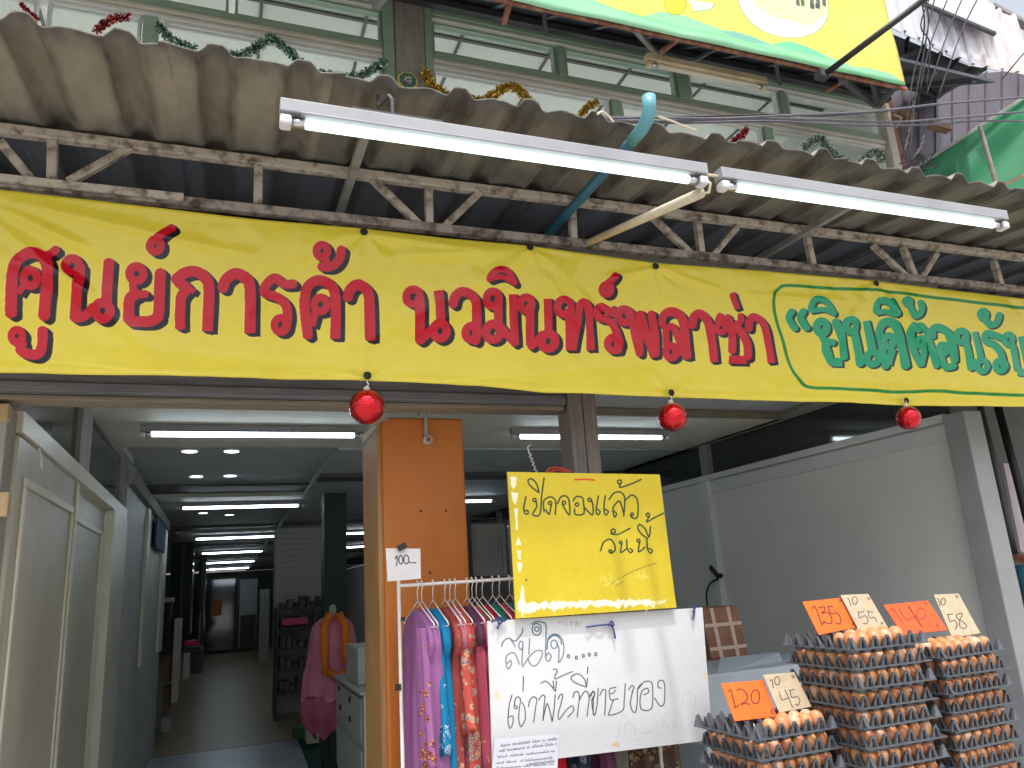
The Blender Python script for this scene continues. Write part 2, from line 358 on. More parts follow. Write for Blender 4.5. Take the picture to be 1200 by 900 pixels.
# left partition: two sliding leaves, pilaster, glazed strip above
D1 = MB()
def leaf(y0, y1, x, name, st=.1):
    a = MB(); a.box(x-.03, x, y0, y1, .02, 2.185)
    d = part(name, a, M['door'], SH)
    c = MB(); t = .022
    for (ya, yb, za, zb) in ((y0+st, y1-st, 2.03, 2.06), (y0+st, y1-st, .25, .28), (y0+st, y0+st+.03, .28, 2.03), (y1-st-.03, y1-st, .28, 2.03)):
        c.box(x+.0005, x+t*.5, ya, yb, za, zb)
    bevel(part('moulding', c, M['door_edge'], d), .004)
    c = MB(); c.box(x+.0005, x+.012, y1-.045, y1, .02, 2.18); bevel(part('stile', c, M['door_edge'], d), .004)
    return d
leaf(2.97, 4.12, XL+.005, 'door'); leaf(4.14, 5.42, XL-.04, 'door')
b = MB(); b.box(XL-.12, XL+.012, 2.97, 6.12, 2.20, 2.275); bevel(part('door_track', b, M['door_edge'], SH), .003)
b = MB(); b.box(XL-.12, XL+.018, 5.42, 6.12, 0.02, 2.199); bevel(part('pilaster', b, M['door_edge'], SH), .006)
b = MB(); b.box(XL-.03, XL-.02, 3.0, 4.14, 2.276, ZC-.003); b.box(XL-.03, XL-.02, 4.44, 5.86, 2.276, ZC-.003)
part('transom_glass', b, M['dark_glass'], SH)
for (y0, y1) in ((2.96, 3.0), (4.14, 4.44), (5.86, 6.12)):
    b = MB(); b.box(XL-.1, XL+.002, y0, y1, 2.276, ZC-.004); bevel(part('transom_post', b, M['grey_wood'], SH), .003)
b = MB(); b.box(XL-.1, XL+.03, 3.0, 6.12, ZC-.045, ZC-.004); part('transom_rail', b, M['white_frame'], SH)
b = MB(); b.box(XL-.12, XL, 6.125, 10.2, 0, ZC-.002); part('wall', b, M['wall'], SH)
for (y0, y1, z0) in ((7.6, 7.8, 1.09), (9.6, 10.19, 1.09)):
    b = MB(); b.box(XL+.001, XL+.03, y0, y1, z0, 2.45); bevel(part('wall_batten', b, M['door_edge'], SH), .004)
b = MB(); b.box(XL+.001, XL+.05, 6.13, 10.19, 2.46, 2.56); part('wall_batten', b, M['grey_wood'], SH)
# hook hanging on the first leaf
b = MB(); h = aX(46, 525, XL+.02); b.tube([h, h+[.01, 0, -.05], h+[.01, .02, -.07]], .004, 6); part('hook', b, M['white_frame'], SH)
# hall beyond
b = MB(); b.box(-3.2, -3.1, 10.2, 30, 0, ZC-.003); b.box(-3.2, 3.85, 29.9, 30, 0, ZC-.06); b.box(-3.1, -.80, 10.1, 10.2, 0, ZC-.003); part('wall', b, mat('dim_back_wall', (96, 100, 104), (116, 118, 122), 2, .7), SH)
# right partition
b = MB(); b.box(XR, XR+.1, 3.0, 5.32, 0, 2.33); part('wall', b, M['wall_grey'], SH)
b = MB(); b.box(XR+.01, XR+.1, 5.32, 30, 0, 2.33); part('wall', b, M['wall_grey'], SH)
b = MB(); b.box(XR-.045, XR+.009, 5.24, 5.36, 0, 2.30); bevel(part('wall_batten', b, M['white_frame'], SH), .004)
b = MB(); b.box(XR-.02, XR-.001, 3.0, 5.24, 2.20, 2.29); b.box(XR-.035, XR-.001, 3.0, 12, 2.301, 2.345); bevel(part('top_rail', b, M['white_frame'], SH), .003)
b = MB(); b.box(XR+.02, XR+.03, 3.0, 30, 2.346, ZC-.051); part('transom_glass', b, M['dark_glass'], SH)
for y in (5.22, 7.4, 10.4):
    b = MB(); b.box(XR-.03, XR+.04, y, y+.1, 2.347, ZC-.052); part('transom_post', b, M['grey_wood'], SH)
b = MB(); b.box(XR-.09, XR+.04, 2.83, 2.96, 0, 2.325); bevel(part('corner_post', b, M['corner_post'], SH), .006)
b = MB(); b.box(XR-.05, XR+.02, 3.0, 12, ZC-.05, ZC-.004); part('ceiling_cornice', b, M['grey_wood'], SH)
# wooden post in front, between the two openings
b = MB(); b.box(1.315, 1.378, 2.78, 2.9, 0, 3.0); b.box(1.381, 1.442, 2.78, 2.9, 0, 3.0); bevel(part('post', b, M['post'], SH), .006)
b = MB(); b.box(1.30, 1.32, 2.765, 2.78, 2.36, 2.42); part('post_cleat', b, M['dark_trim'], SH)
# orange pillar
b = MB(); b.box(.572, .908, 2.95, 3.3, 0, 2.268); bevel(part('pillar', b, M['orange'], SH), .012, 3)
b = MB(); b.box(.5535, .5715, 2.968, 3.3, 0, 2.255); part('pillar_side', b, M['orange_side'], SH)
b = MB()
for (x, y) in ((493, 599), (523, 599), (504, 671)): p = aY(x, y, 2.949); b.lathe([(.004, -.004), (.004, .004)], 6, p)
part('screw_hole', b, M['black'], SH)
# slatted board wall and dark green column inside
for k in range(13):
    z = 1.52+k*.083; b = MB(); b.box(.72, 1.6, 11.98+(.004 if k % 2 else 0), 12.02, z, z+.079); part('slat', b, M['cream'], SH)
b = MB(); b.box(.70, 1.65, 12.03, 12.1, 0, ZC-.052); part('wall', b, M['wall'], SH)
b = MB(); b.box(.945, 1.17, 8.0, 8.25, 0, ZC-.052); part('column', b, M['green_col'], SH)
# right of the corner post: dark recess, pale strip, pipes
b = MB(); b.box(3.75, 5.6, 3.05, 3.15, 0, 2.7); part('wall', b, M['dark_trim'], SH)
b = MB(); p = aY(1175, 545, 2.98); q = aY(1199, 650, 2.98); b.slab([aY(1176, 543, 2.98), aY(1186, 543, 2.98), aY(1212, 655, 2.98), aY(1196, 645, 2.98)], (0, 1, 0), .02)
part('pale_board', b, M['pink_strip'], SH)
# ------------------------------------------------------------------ pipes by the corner post
def cyl_px(name, pts, Y, r, mt, label, cat, group=None, n=8):
    b = MB(); P = [aY(x, y, (Y if np.isscalar(Y) else Y[i])) for i, (x, y) in enumerate(pts)]
    b.tube(P, r, n); return solo(name, b, mt, label, cat, group, smooth=True)
cyl_px('drain_pipe', [(1147, 470), (1170, 560), (1190, 652)], 2.93, .016, M['dark_metal'], 'thin dark vertical pipe beside the white corner post', 'pipe')
cyl_px('drain_pipe', [(1168, 470), (1192, 560), (1212, 640)], 2.90, .022, M['black'], 'thicker black vertical pipe at the right edge of the shop front', 'pipe')
b = MB(); p = aY(1197, 655, 2.88); b.box(p[0]-.03, p[0]+.09, 2.84, 2.92, p[2]-.02, p[2]+.025)
solo('pipe_clamp', b, M['rust'], 'rusty brown clamp at the top of the short teal pipe', 'clamp')
cyl_px('drain_pipe', [(1198, 662), (1205, 690), (1212, 730)], 2.88, .035, M['pvc'], 'short teal pipe with rusty clamp beside the white corner post', 'pipe')
# ------------------------------------------------------------------ upper storey windows
WY = 3.4
b = MB(); b.box(-3, 4.25, 3.3, WY+.05, 2.8, 3.96); part('wall', b, M['grey_wood'], SH)
def wbar(name, x0, x1, z0, z1, mt, y0=WY-.03, y1=WY+.04, par=None):
    b = MB(); b.box(x0, x1, y0, y1, z0, z1); return bevel(part(name, b, mt, par or SH), .004, 1)
def window(x0, x1, z0, z1, mt, t=.03, sil=True, y=WY):
    b = MB()
    for (a, c, d, e) in ((x0, x1, z1-t, z1), (x0, x1, z0, z0+t), (x0, x0+t, z0+t+.0005, z1-t-.0005), (x1-t, x1, z0+t+.0005, z1-t-.0005)): b.box(a, c, y-.015, y+.025, d, e)
    f = part('window', b, mt, SH)
    b = MB(); b.box(x0+t, x1-t, y+.003, y+.008, z0+t, z1-t); part('pane', b, M['window_glass'], f)
    return f
BX = [-2.6, -.42, .74]           # left bays end at the column
# column between the bays with green side frames
wbar('column', .76, .915, 3.9, 4.72, M['grey_wood'], WY-.06)
wbar('window_post', .70, .757, 3.9, 4.72, M['win_green'], WY-.05); wbar('window_post', .918, .965, 3.9, 4.72, M['win_green'], WY-.05)
# top head, transom band, pale rail beneath it (left bay, right bay)
for (x0, x1) in ((-2.9, .698), (.967, 4.12)):
    wbar('window_head', x0, x1, 4.60, 4.66, M['win_green'], WY-.045); wbar('window_head', x0, x1, 4.578, 4.598, M['win_silver'], WY-.035)
    wbar('transom', x0, x1, 4.334, 4.378, M['win_green'], WY-.03); wbar('transom', x0, x1, 4.308, 4.332, M['win_pale'], WY-.04)
    wbar('transom', x0, x1, 4.282, 4.306, M['win_silver'], WY-.025)
tops = [(-2.8, -1.3), (-1.27, -.06), (-.03, .695), (.97, 1.70), (1.76, 2.5), (2.60, 3.27), (3.35, 4.1)]
for x0, x1 in tops: window(x0, x1, 4.380, 4.575, M['win_silver'] if x0 > 2.5 else M['win_green'], .013)
lows = [(-2.8, -.86), (-.82, -.44), (-.34, .695), (.97, 2.02), (2.10, 3.1), (3.18, 4.1)]
for x0, x1 in lows: window(x0, x1, 3.965, 4.280, M['win_silver'], .013)
for x in (1.71, 2.51, 3.285): wbar('mullion', x, x+(.08 if x > 2.5 and x < 2.6 else .045), 4.380, 4.575, M['win_green'], WY-.03)
for x in (-.43, 2.03, 3.11): wbar('mullion', x, x+.065, 3.965, 4.280, M['win_green'], WY-.03)
wbar('window_post', 4.12, 4.19, 3.9, 4.62, M['win_pale'], WY-.06)
wbar('corner_post', 4.192, 4.28, 3.9, 4.7, M['rust'], WY-.02, WY+.1)
# upper room: ceiling boards on a dark grid, rear left open for bounced light
b = MB(); b.box(-3, 4.3, WY+.05, 5.0, 4.95, 5.0); rc = part('room_ceiling', b, M['room_ceiling'], SH)
b = MB(); b.box(-3.1, -3, WY+.05, 5.0, 3.2, 5.0); b.box(4.2, 4.3, WY+.1, 5.0, 3.2, 5.0); part('room_wall', b, M['wall'], SH)
b = MB(); b.box(-3, 4.2, 3.46, 5.0, 3.1, 3.2); part('room_floor', b, M['bounce_white'], SH)  # kept white so it bounces light onto the ceiling
b = MB(); b.box(-6, 8, 5.01, 26, 3.1, 3.2); part('bounce_terrace', b, M['bounce_white'], SH)  # added unseen terrace, white and sunlit, to bounce light onto the upper ceiling
for k in range(12):
    b = MB(); b.box(-2.9+k*.6, -2.882+k*.6, WY+.06, 4.99, 4.94, 4.949); part('ceiling_grid', b, M['dark_trim'], SH)
for k in range(2):
    b = MB(); b.box(-3, 4.2, 3.9+k*.6, 3.925+k*.6, 4.9395, 4.9485); part('ceiling_grid', b, M['dark_trim'], SH)
b = MB(); b.box(-3, 4.25, WY-.02, WY+.045, 4.665, 5.05); part('wall', b, M['dark_sheet'], SH)
# ------------------------------------------------------------------ tiled awning: cement roof tiles on a light steel truss
AW = empty('tiled_awning', 'low awning of grey ribbed cement tiles on a peeling steel truss', 'awning', (1.5, 2.5, 2.86))
PT = .2345; TW = 2*PT
def prof(u):                                    # u in pitches; one rib per pitch centred at .5
    t = (u % 1.0)-.5; a = abs(t)
    if a < .07: return .030
    if a < .20: s = (a-.07)/.13; return .030*(1-s*s*(3-2*s))-.002*s
    s = (a-.20)/.30; return -.002+.011*math.sin(s*math.pi/2)
def tile_mesh(length, name, seed, soot_shade_gain=0):
    r = random.Random(seed); nx, ny, th = 40, 7, .007; v = []; f = []; cols = []
    ov = .03
    for layer in (0, 1):
        for j in range(ny):
            for i in range(nx+1):
                x = -ov+(TW+ov)*i/nx; y = length*j/(ny-1)
                z = prof(x/PT)+(th if layer else 0)+r.uniform(-.0006, .0006)
                if j == 0: z += .0015*math.sin(x*37+seed)
                yy = y+(.003*math.sin(x*61+seed*2) if j == 0 else 0)
                v.append((x, yy, z))
                t = abs(((x/PT) % 1.0)-.5); edge = math.exp(-((t-.2)/.05)**2)*.9+math.exp(-(y/.02))*1.1+max(0, (y-.40)/.2)*.7+(0.35 if t < .18 else 0)+soot_shade_gain*(.35+.75*math.exp(-((y-.12)/.10)**2)*(1 if t < .3 else .55))  # soot plus painted shade on ribs and front lip; more on right-hand tiles
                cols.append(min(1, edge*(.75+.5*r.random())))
    n = (nx+1)*ny
    for j in range(ny-1):
        for i in range(nx):
            a = j*(nx+1)+i; f.append((a, a+nx+1, a+nx+2, a+1)); f.append((n+a, n+a+1, n+a+nx+2, n+a+nx+1))
    for i in range(nx): f.append((i, i+1, n+i+1, n+i)); a = (ny-1)*(nx+1)+i; f.append((a+1, a, n+a, n+a+1))
    for j in range(ny-1): a = j*(nx+1); f.append((a+nx+1, a, n+a, n+a+nx+1)); a += nx; f.append((a, a+nx+1, n+a+nx+1, n+a))
    me = bpy.data.meshes.new(name); me.from_pydata(v, [], f); at = me.color_attributes.new('soot_shade', 'FLOAT_COLOR', 'POINT')
    for i, c in enumerate(cols): at.data[i].color = (c, c, c, 1)
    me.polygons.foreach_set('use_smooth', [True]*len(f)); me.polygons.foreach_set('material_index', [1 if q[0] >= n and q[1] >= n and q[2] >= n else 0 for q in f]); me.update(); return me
def tile_mat(ca=(120, 117, 109), cb=(146, 142, 132)):
    m, n, bs, L = nodes('cement_tile')
    tc = n.nodes.new('ShaderNodeTexCoord'); oi = n.nodes.new('ShaderNodeObjectInfo')
    ad = n.nodes.new('ShaderNodeVectorMath'); ad.operation = 'ADD'; L(tc.outputs['Object'], ad.inputs[0]); L(oi.outputs['Location'], ad.inputs[1])
    mp = n.nodes.new('ShaderNodeMapping'); mp.inputs['Scale'].default_value = (1, .45, 1); L(ad.outputs[0], mp.inputs[0])
    nz = n.nodes.new('ShaderNodeTexNoise'); nz.inputs['Scale'].default_value = 9; nz.inputs['Detail'].default_value = 9; nz.inputs['Roughness'].default_value = .65; L(mp.outputs[0], nz.inputs[0])
    cr = n.nodes.new('ShaderNodeValToRGB'); e = cr.color_ramp.elements; e[0].position = .32; e[1].position = .68
    e[0].color = (*s2l(ca), 1); e[1].color = (*s2l(cb), 1); L(nz.outputs[0], cr.inputs[0])
    va = n.nodes.new('ShaderNodeVertexColor'); va.layer_name = 'soot_shade'
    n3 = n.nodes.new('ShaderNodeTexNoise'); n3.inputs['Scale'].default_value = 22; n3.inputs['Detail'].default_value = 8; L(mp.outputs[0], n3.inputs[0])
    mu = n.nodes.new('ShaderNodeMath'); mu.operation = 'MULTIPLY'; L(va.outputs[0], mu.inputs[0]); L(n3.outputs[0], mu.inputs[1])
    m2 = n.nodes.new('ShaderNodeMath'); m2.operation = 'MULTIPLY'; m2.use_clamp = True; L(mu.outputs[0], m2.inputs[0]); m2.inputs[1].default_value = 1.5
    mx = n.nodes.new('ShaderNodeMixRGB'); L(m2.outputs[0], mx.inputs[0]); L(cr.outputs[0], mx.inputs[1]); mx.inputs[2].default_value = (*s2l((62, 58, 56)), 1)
    L(mx.outputs[0], bs.inputs['Base Color']); bs.inputs['Roughness'].default_value = .75
    bp = n.nodes.new('ShaderNodeBump'); bp.inputs['Strength'].default_value = .35; bp.inputs['Distance'].default_value = .004; L(n3.outputs[0], bp.inputs['Height']); L(bp.outputs[0], bs.inputs['Normal'])
    return m
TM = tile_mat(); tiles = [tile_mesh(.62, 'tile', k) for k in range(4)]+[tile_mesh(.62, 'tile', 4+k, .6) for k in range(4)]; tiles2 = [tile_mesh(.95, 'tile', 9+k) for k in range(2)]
TMT = tile_mat((176, 172, 164), (196, 192, 184))  # tile tops made paler to bounce light up to the windows
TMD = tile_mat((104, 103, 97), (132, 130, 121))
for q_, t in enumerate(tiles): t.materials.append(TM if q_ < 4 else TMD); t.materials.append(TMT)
TM2 = tile_mat((76, 83, 98), (92, 99, 112))  # rear row: shade behind the banner put into a darker bluish colour
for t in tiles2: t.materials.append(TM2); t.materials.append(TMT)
X0 = -.53-PT/2-2*TW
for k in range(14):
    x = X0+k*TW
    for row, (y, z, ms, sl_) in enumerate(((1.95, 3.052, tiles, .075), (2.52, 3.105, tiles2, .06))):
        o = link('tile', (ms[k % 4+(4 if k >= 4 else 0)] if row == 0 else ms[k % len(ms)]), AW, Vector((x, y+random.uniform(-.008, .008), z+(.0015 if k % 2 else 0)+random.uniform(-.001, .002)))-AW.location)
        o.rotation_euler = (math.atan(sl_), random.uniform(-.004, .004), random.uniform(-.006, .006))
TY = 2.5
def tbar(name, p, q, w_, mt, Y=TY, h=None): b = MB(); b.bar(aY(*p, Y), aY(*q, Y), w_, h or w_, (0, 1, 0)); return bevel(part(name, b, mt, AW), .003, 1)
b = MB(); b.box(-1.6, 5.2, TY-.018, TY+.018, 3.052, 3.086); bevel(part('top_chord', b, M['truss'], AW), .004)
b = MB(); b.box(-1.6, 5.2, TY-.018, TY+.018, 2.866, 2.900); bevel(part('bottom_chord', b, M['truss_low'], AW), .004)
b = MB(); b.box(-1.6, -.16, TY-.03, TY-.019, 2.876, 2.902); part('wood_batten', b, M['truss'], AW)
webs = [((62, 158), (61, 213)), ((0, 166), (38, 212)), ((156, 171), (80, 214)), ((303, 193), (302, 240)), ((435, 209), (494, 266)), ((502, 219), (503, 268)), ((562, 226), (515, 271)),
        ((670, 241), (672, 287)), ((765, 255), (812, 300)), ((817, 259), (822, 301)), ((863, 267), (833, 302)), ((945, 275), (953, 315)), ((1022, 287), (1065, 327)), ((1058, 290), (1073, 328)), ((1097, 297), (1077, 329)), ((1164, 305), (1174, 340))]
for k, (p, q) in enumerate(webs): tbar('truss_strut', p, q, .026 if abs(p[0]-q[0]) > 20 else .029, M['truss'])
for xr in (.39, 2.42, -1.35):
    b = MB(); b.bar((xr, 2.2, 3.042), (xr, 3.35, 3.075), .028, .028); part('rafter', b, M['rafter'], AW)
b = MB(); b.bar((-1.6, 3.2, 3.03), (5.2, 3.2, 3.03), .05, .05); part('rafter', b, M['dark_metal'], AW)
# ------------------------------------------------------------------ fluorescent lamps
def batten(label, x0, x1, Y, z, on, group, outside=False, rise=.05, mt=None, axis_pts=None):
    """tube lamp along X: housing with its bottom at z+.012, tube below"""
    t = empty('fluorescent_lamp', label, 'lamp', ((x0+x1)/2, Y, z-.02), group)
    hb = MB(); hb.box(x0, x1, Y-.022, Y+.022, z+.012, z+rise); hb.box(x0+.05, x1-.05, Y-.03, Y+.03, z+.006, z+.0115); bevel(part('housing', hb, mt or M['lamp_body'], t), .004)
    for (a, b_) in ((x0, x0+.03), (x1-.03, x1)):
        c = MB(); c.box(a, b_, Y-.02, Y+.02, z-.022, z+.0055); bevel(part('lamp_holder', c, M['lamp_cap'] if on else (mt or M['lamp_body']), t), .006)
    c = MB(); c.tube([(x0+.065, Y, z-.006), (x1-.065, Y, z-.006)], .0135, 12); part('tube', c, on or M['tube_off'], t, True)
    for (a, b_) in ((x0+.03, x0+.065), (x1-.065, x1-.03)):
        c = MB(); c.tube([(a, Y, z-.006), (b_, Y, z-.006)], .0128, 10); part('tube_cap', c, M['chrome'], t, True)
    return t
batten('long lit tube lamp hanging under the tile edge, left one of the two', .10, 1.392, 1.8, 2.790, M['tube_out'], 'lit lamps under the awning edge', True)
batten('lit tube lamp hanging under the tile edge, right one above the green writing', 1.443, 2.722, 1.8, 2.786, M['tube_out'], 'lit lamps under the awning edge', True)
ordn = ['first', 'second', 'third', 'fourth', 'fifth', 'sixth']
for k, y in enumerate(LY):
    batten('lit tube lamp on the corridor ceiling left of the pillar, %s from the street' % ordn[k], -.47, .80 if k == 0 else .80, y, 2.548, M['tube_in'], 'lit lamps on the hall ceiling')
    if k < 5: batten('lit tube lamp on the hall ceiling right of the pillar, %s from the street' % ordn[k], 1.78 if k != 3 else 2.3, 3.0 if k != 3 else 3.5, y, 2.548, M['tube_in'], 'lit lamps on the hall ceiling')
for k, (x, y) in enumerate(((-.25, 5.79), (.03, 5.79), (-.24, 7.0), (.03, 6.98), (-.25, 10.0), (.05, 10.3), (1.95, 7.0))):
    lab = ['left one of the front pair of round downlights in the corridor ceiling', 'right one of the front pair of round downlights in the corridor ceiling', 'left one of the second pair of round downlights in the corridor ceiling', 'right one of the second pair of round downlights in the corridor ceiling', 'small round downlight far back, left of its pair in the corridor', 'small round downlight far back, right of its pair in the corridor', 'round downlight on the ceiling just right of the orange pillar'][k]
    z = ZC if x < .7 else ZC-.05; t = empty('downlight', lab, 'downlight', (x, y, z-.012), 'round downlights in the hall ceiling')
    b = MB(); b.lathe([(.062, -.012), (.066, -.004), (.066, -.001)], 20, (x, y, z)); part('ring', b, M['white_frame'], t, False)
    b = MB(); b.lathe([(.050, -.0155), (.052, -.0122)], 20, (x, y, z)); part('lens', b, M['downlight'], t)
# unlit lamp high under the upper awning
p0 = aY(757, 70, 2.95); p1 = aY(893, 97, 2.95)
batten('old unlit cream lamp housing below the upper awning', p0[0], p1[0]+.02, 2.95, (p0[2]+p1[2])/2-.02, None, None, mt=M['lamp_old'])
# hooks, joint cable and support pole of the outside lamps
for x, lb in ((.395, 'small steel hook holding the left outside lamp to the awning'),):
    b = MB(); b.tube([(x, 1.8, 2.842), (x, 1.80, 2.90), (x, 1.84, 2.94), (x, 1.98, 3.0), (x, 2.0, 3.05)], .006, 6); b.box(x-.02, x+.02, 1.78, 1.82, 2.8405, 2.846); solo('lamp_hook', b, M['dark_metal'], lb, 'hook', 'lamp hooks')
    b = MB(); b.box(x-.11, x+.14, 1.79, 1.81, 2.847, 2.853); solo('lamp_strap', b, M['dark_metal'], 'flat dark strap lying on the %s outside lamp' % ('left' if x < 1 else 'right'), 'strap')
b = MB(); b.tube([aY(822, 226, 1.83), aY(690, 284, 2.44)], [.017, .014], 10); solo('support_pole', b, M['pvc_white'], 'cream pole reaching from the lamp joint back to the truss', 'pole', smooth=True)
b = MB(); b.tube([(1.385, 1.8, 2.80), (1.402, 1.79, 2.775), (1.40, 1.8, 2.75), (1.38, 1.83, 2.752)], .005, 6); b.tube([(1.385, 1.8, 2.812), (1.45, 1.8, 2.812)], .005, 6)
solo('lamp_lead', b, M['pvc_white'], 'short white lead joining the two outside lamps', 'cable')
# blue drain pipe through the tiles
XP = 1.225
b = MB(); b.tube([(XP, 3.2, 2.99), (XP, 1.93, 2.985)], .019, 14); pv = solo('drain_pipe', b, M['pvc'], 'blue plastic pipe with a pale elbow sticking out under the tiles', 'pipe', smooth=True)
b = MB(); b.tube([(XP, 1.935, 2.985), (XP, 1.87, 2.988), (XP, 1.83, 3.0), (XP, 1.81, 3.03), (XP, 1.807, 3.07)], [.0205, .0215, .022, .022, .022], 14)
me = b.mesh('elbow', M['pvc_light'], True); c = recenter(me); o = link('elbow', me, pv, Vector([float(v) for v in c])-pv.location)
# white wires poking over the tiles
for k, pts in enumerate(([(700, 134), (706, 131), (713, 136), (719, 143)], [(772, 137), (785, 141), (800, 147), (816, 153)])):
    b = MB(); b.tube([aY(x, y, 1.93) for x, y in smooth_pts(pts, 4)], .004, 6); solo('white_wire', b, M['pvc_white'], ['short white wire arching over the tile edge left of the blue pipe', 'white wire lying on the tile edge right of the blue pipe'][k], 'wire')
# ------------------------------------------------------------------ the big yellow banner
BY = 2.462
RED, RSH, GRN, GSH, BGN = (180, 4, 32), (18, 12, 20), (26, 146, 104), (30, 40, 38), (30, 118, 46)
bx0, bx1, bz0, bz1 = -1.35, 4.75, 2.20, 2.90
pr = Print((bx0, BY, bz0), (1, 0, 0), (0, 0, 1), bx1-bx0, bz1-bz0, 470, (208, 191, 62))
n1 = pr.noise(.006, .25, 1); pr.noise(.004, .03, 2)
def glyphs(gl, col, shc, sx, sy):
    cov = np.zeros(pr.U.shape)
    for g in gl:
        if len(g) == 4: c, r, w_, _ = g; pts = [(c[0]+r*math.cos(t), c[1]+r*1.1*math.sin(t)) for t in np.linspace(0, 2*math.pi, 17)]; sm = False
        else: pts, w_ = g[:2]; sm = True
        d, sl = pr.dist(pts, w_, sm, sm)
        if sl is None: continue
        cov[sl] = np.maximum(cov[sl], np.clip((w_/2-d)/max(.35, pr.soft)+.5, 0, 1))
    # shadow: same shapes swept towards the lower right
    sh = cov.copy(); N = 8
    for k in range(1, N+1):
        dx = int(round(sx*k/N)); dy = int(round(sy*k/N)); t = np.zeros_like(cov)
        t[:t.shape[0]-dy or None, dx:] = cov[dy:, :t.shape[1]-dx]
        sh = np.maximum(sh, t)
    halo = np.maximum.reduce([np.roll(np.roll(sh, a, 0), b_, 1) for a, b_ in ((2, 0), (-2, 0), (0, 2), (0, -2))])
    pr.mask(halo, (236, 206, 120) if col == RED else (206, 226, 140), .4)
    pr.mask(sh, shc); pr.mask(cov, col)
rg = lambda c, r, w_: (c, r, w_, 0)
red = [
 ([(13.5,371),(14.5,334),(16.5,318),(23,305),(36,298),(48,301),(56,311),(57,326),(54,350),(52,372)],14), rg((36.5,327.5),8,10), ([(30,333),(22,345)],8), ([(50,304),(60,298),(66,293)],10),
 rg((20,394),6.5,9), ([(26,402),(25,411),(38,416),(47,413),(50,400),(50,387)],12),
 rg((85,312),8,10), ([(94,312),(93,330),(90,352),(88,374)],12.5), ([(88,373),(98,371),(110,361)],11), rg((121,365),8.5,11), ([(128,306),(126,335),(125,360)],12.5),
 rg((160,321),8,10), ([(156,333),(157,341),(163,345),(171,345)],9), ([(160,345),(152,352),(151,377)],13), ([(151,377),(175,377),(186,371)],13), ([(188,318),(187,345),(186,368)],13),
 rg((182,288),6.5,9.5), ([(184,279),(192,273),(202,266)],10),
 ([(206,328),(216,320),(229,318),(240,325),(245,339),(243,388)],13), ([(208,330),(219,338),(212,350),(211,385)],12), ([(215,334),(228,342)],7),
 ([(261,338),(265,328),(276,321),(287,326),(293,338),(293,391)],13),
 ([(344,333),(333,333),(322,326),(312,334),(310,343),(325,349),(335,358),(337,372),(334,386)],11), rg((329,381),7.5,9),
 ([(361,395),(358,370),(357,352),(361,336),(373,329),(387,335),(393,350),(393,397)],12), rg((375.5,357),7.5,9), ([(370,365),(365,382)],9),
 rg((377,295),6.5,9), ([(381,301),(382,308),(377,313)],8), ([(376,313),(388,313),(397,305),(400,293)],11),
 ([(407,349),(411,339),(420,334),(430,341),(433,354),(434,398)],12.5),
 rg((483.8,348.4),8,9), ([(491,348),(491.7,387),(492.5,399)],11.5), ([(493,399),(504,388),(512,381)],10), rg((515.5,388),8,10), ([(513.4,341),(516,376)],11),
 ([(530,358),(533,348),(541.5,343),(552,348),(557.5,359),(558.5,388),(557,400)],11), rg((552.8,390),7.5,9),
 rg((576.5,351),7.5,9), ([(583.4,352),(584,380)],10), rg((577.6,389),8.5,10), ([(586,381),(594,392),(603.6,403)],9), ([(601,345),(603.5,404)],10),
 ([(572,329),(577,321),(586,317),(596,321),(603,333)],8), ([(573,329),(587,326),(603,333)],6),
 rg((616.6,356),7,9), ([(621.7,356),(621.4,404)],10), ([(622,406),(629,400),(636,391)],9), rg((642.6,399.6),8,10), ([(642,350),(643,388)],9.5),
 rg((660.6,360),8,9), ([(667,362),(668,411)],10), ([(671,410),(679,358)],9), ([(679,358),(684,355),(689.5,364),(691.7,411)],9.5),
 ([(722.7,367),(714,365),(705.4,359),(699.6,365),(702,371.5),(714,376.5),(721,386.6),(724.5,402),(724,411)],9.5), ([(718,359),(722,366)],6), rg((719,403),7,9),
 rg((711,339),5,8.5), ([(712,332),(718,327),(721,323)],8), ([(712,342),(714,347)],9),
 rg((732,370),7.5,9), ([(736,366),(741,378),(745,398),(749,416)],9.5), ([(749,415),(750,392),(749,366)],9), ([(750,366),(757,390),(766,418)],9.5), ([(768,417),(767,390),(763,366)],9.5),
 ([(776,380),(778,370),(787,364.5),(798,370),(803,385),(806,420)],10), rg((787.5,411.7),6.5,9), ([(782,406),(781,395),(782,385),(790,383),(797,398),(803,415)],8.5),
 ([(811.7,381),(813,372),(820,367.5),(828,374),(832.5,387),(837,424)],10),
 rg((845,384),5,7), ([(841,378),(844,370),(850,375),(854,371)],7), ([(854,374),(858,390),(858,413)],9.5), ([(854,421),(875,422)],9.5), ([(876,420),(875,403),(868,389),(861,381)],9), ([(862,382),(868,376),(868,370)],7.5),
 ([(858,343),(864.5,362)],6.5), ([(876.7,386),(878,376),(883,371.7),(891.7,376.7),(896.7,388),(903,426)],9)]
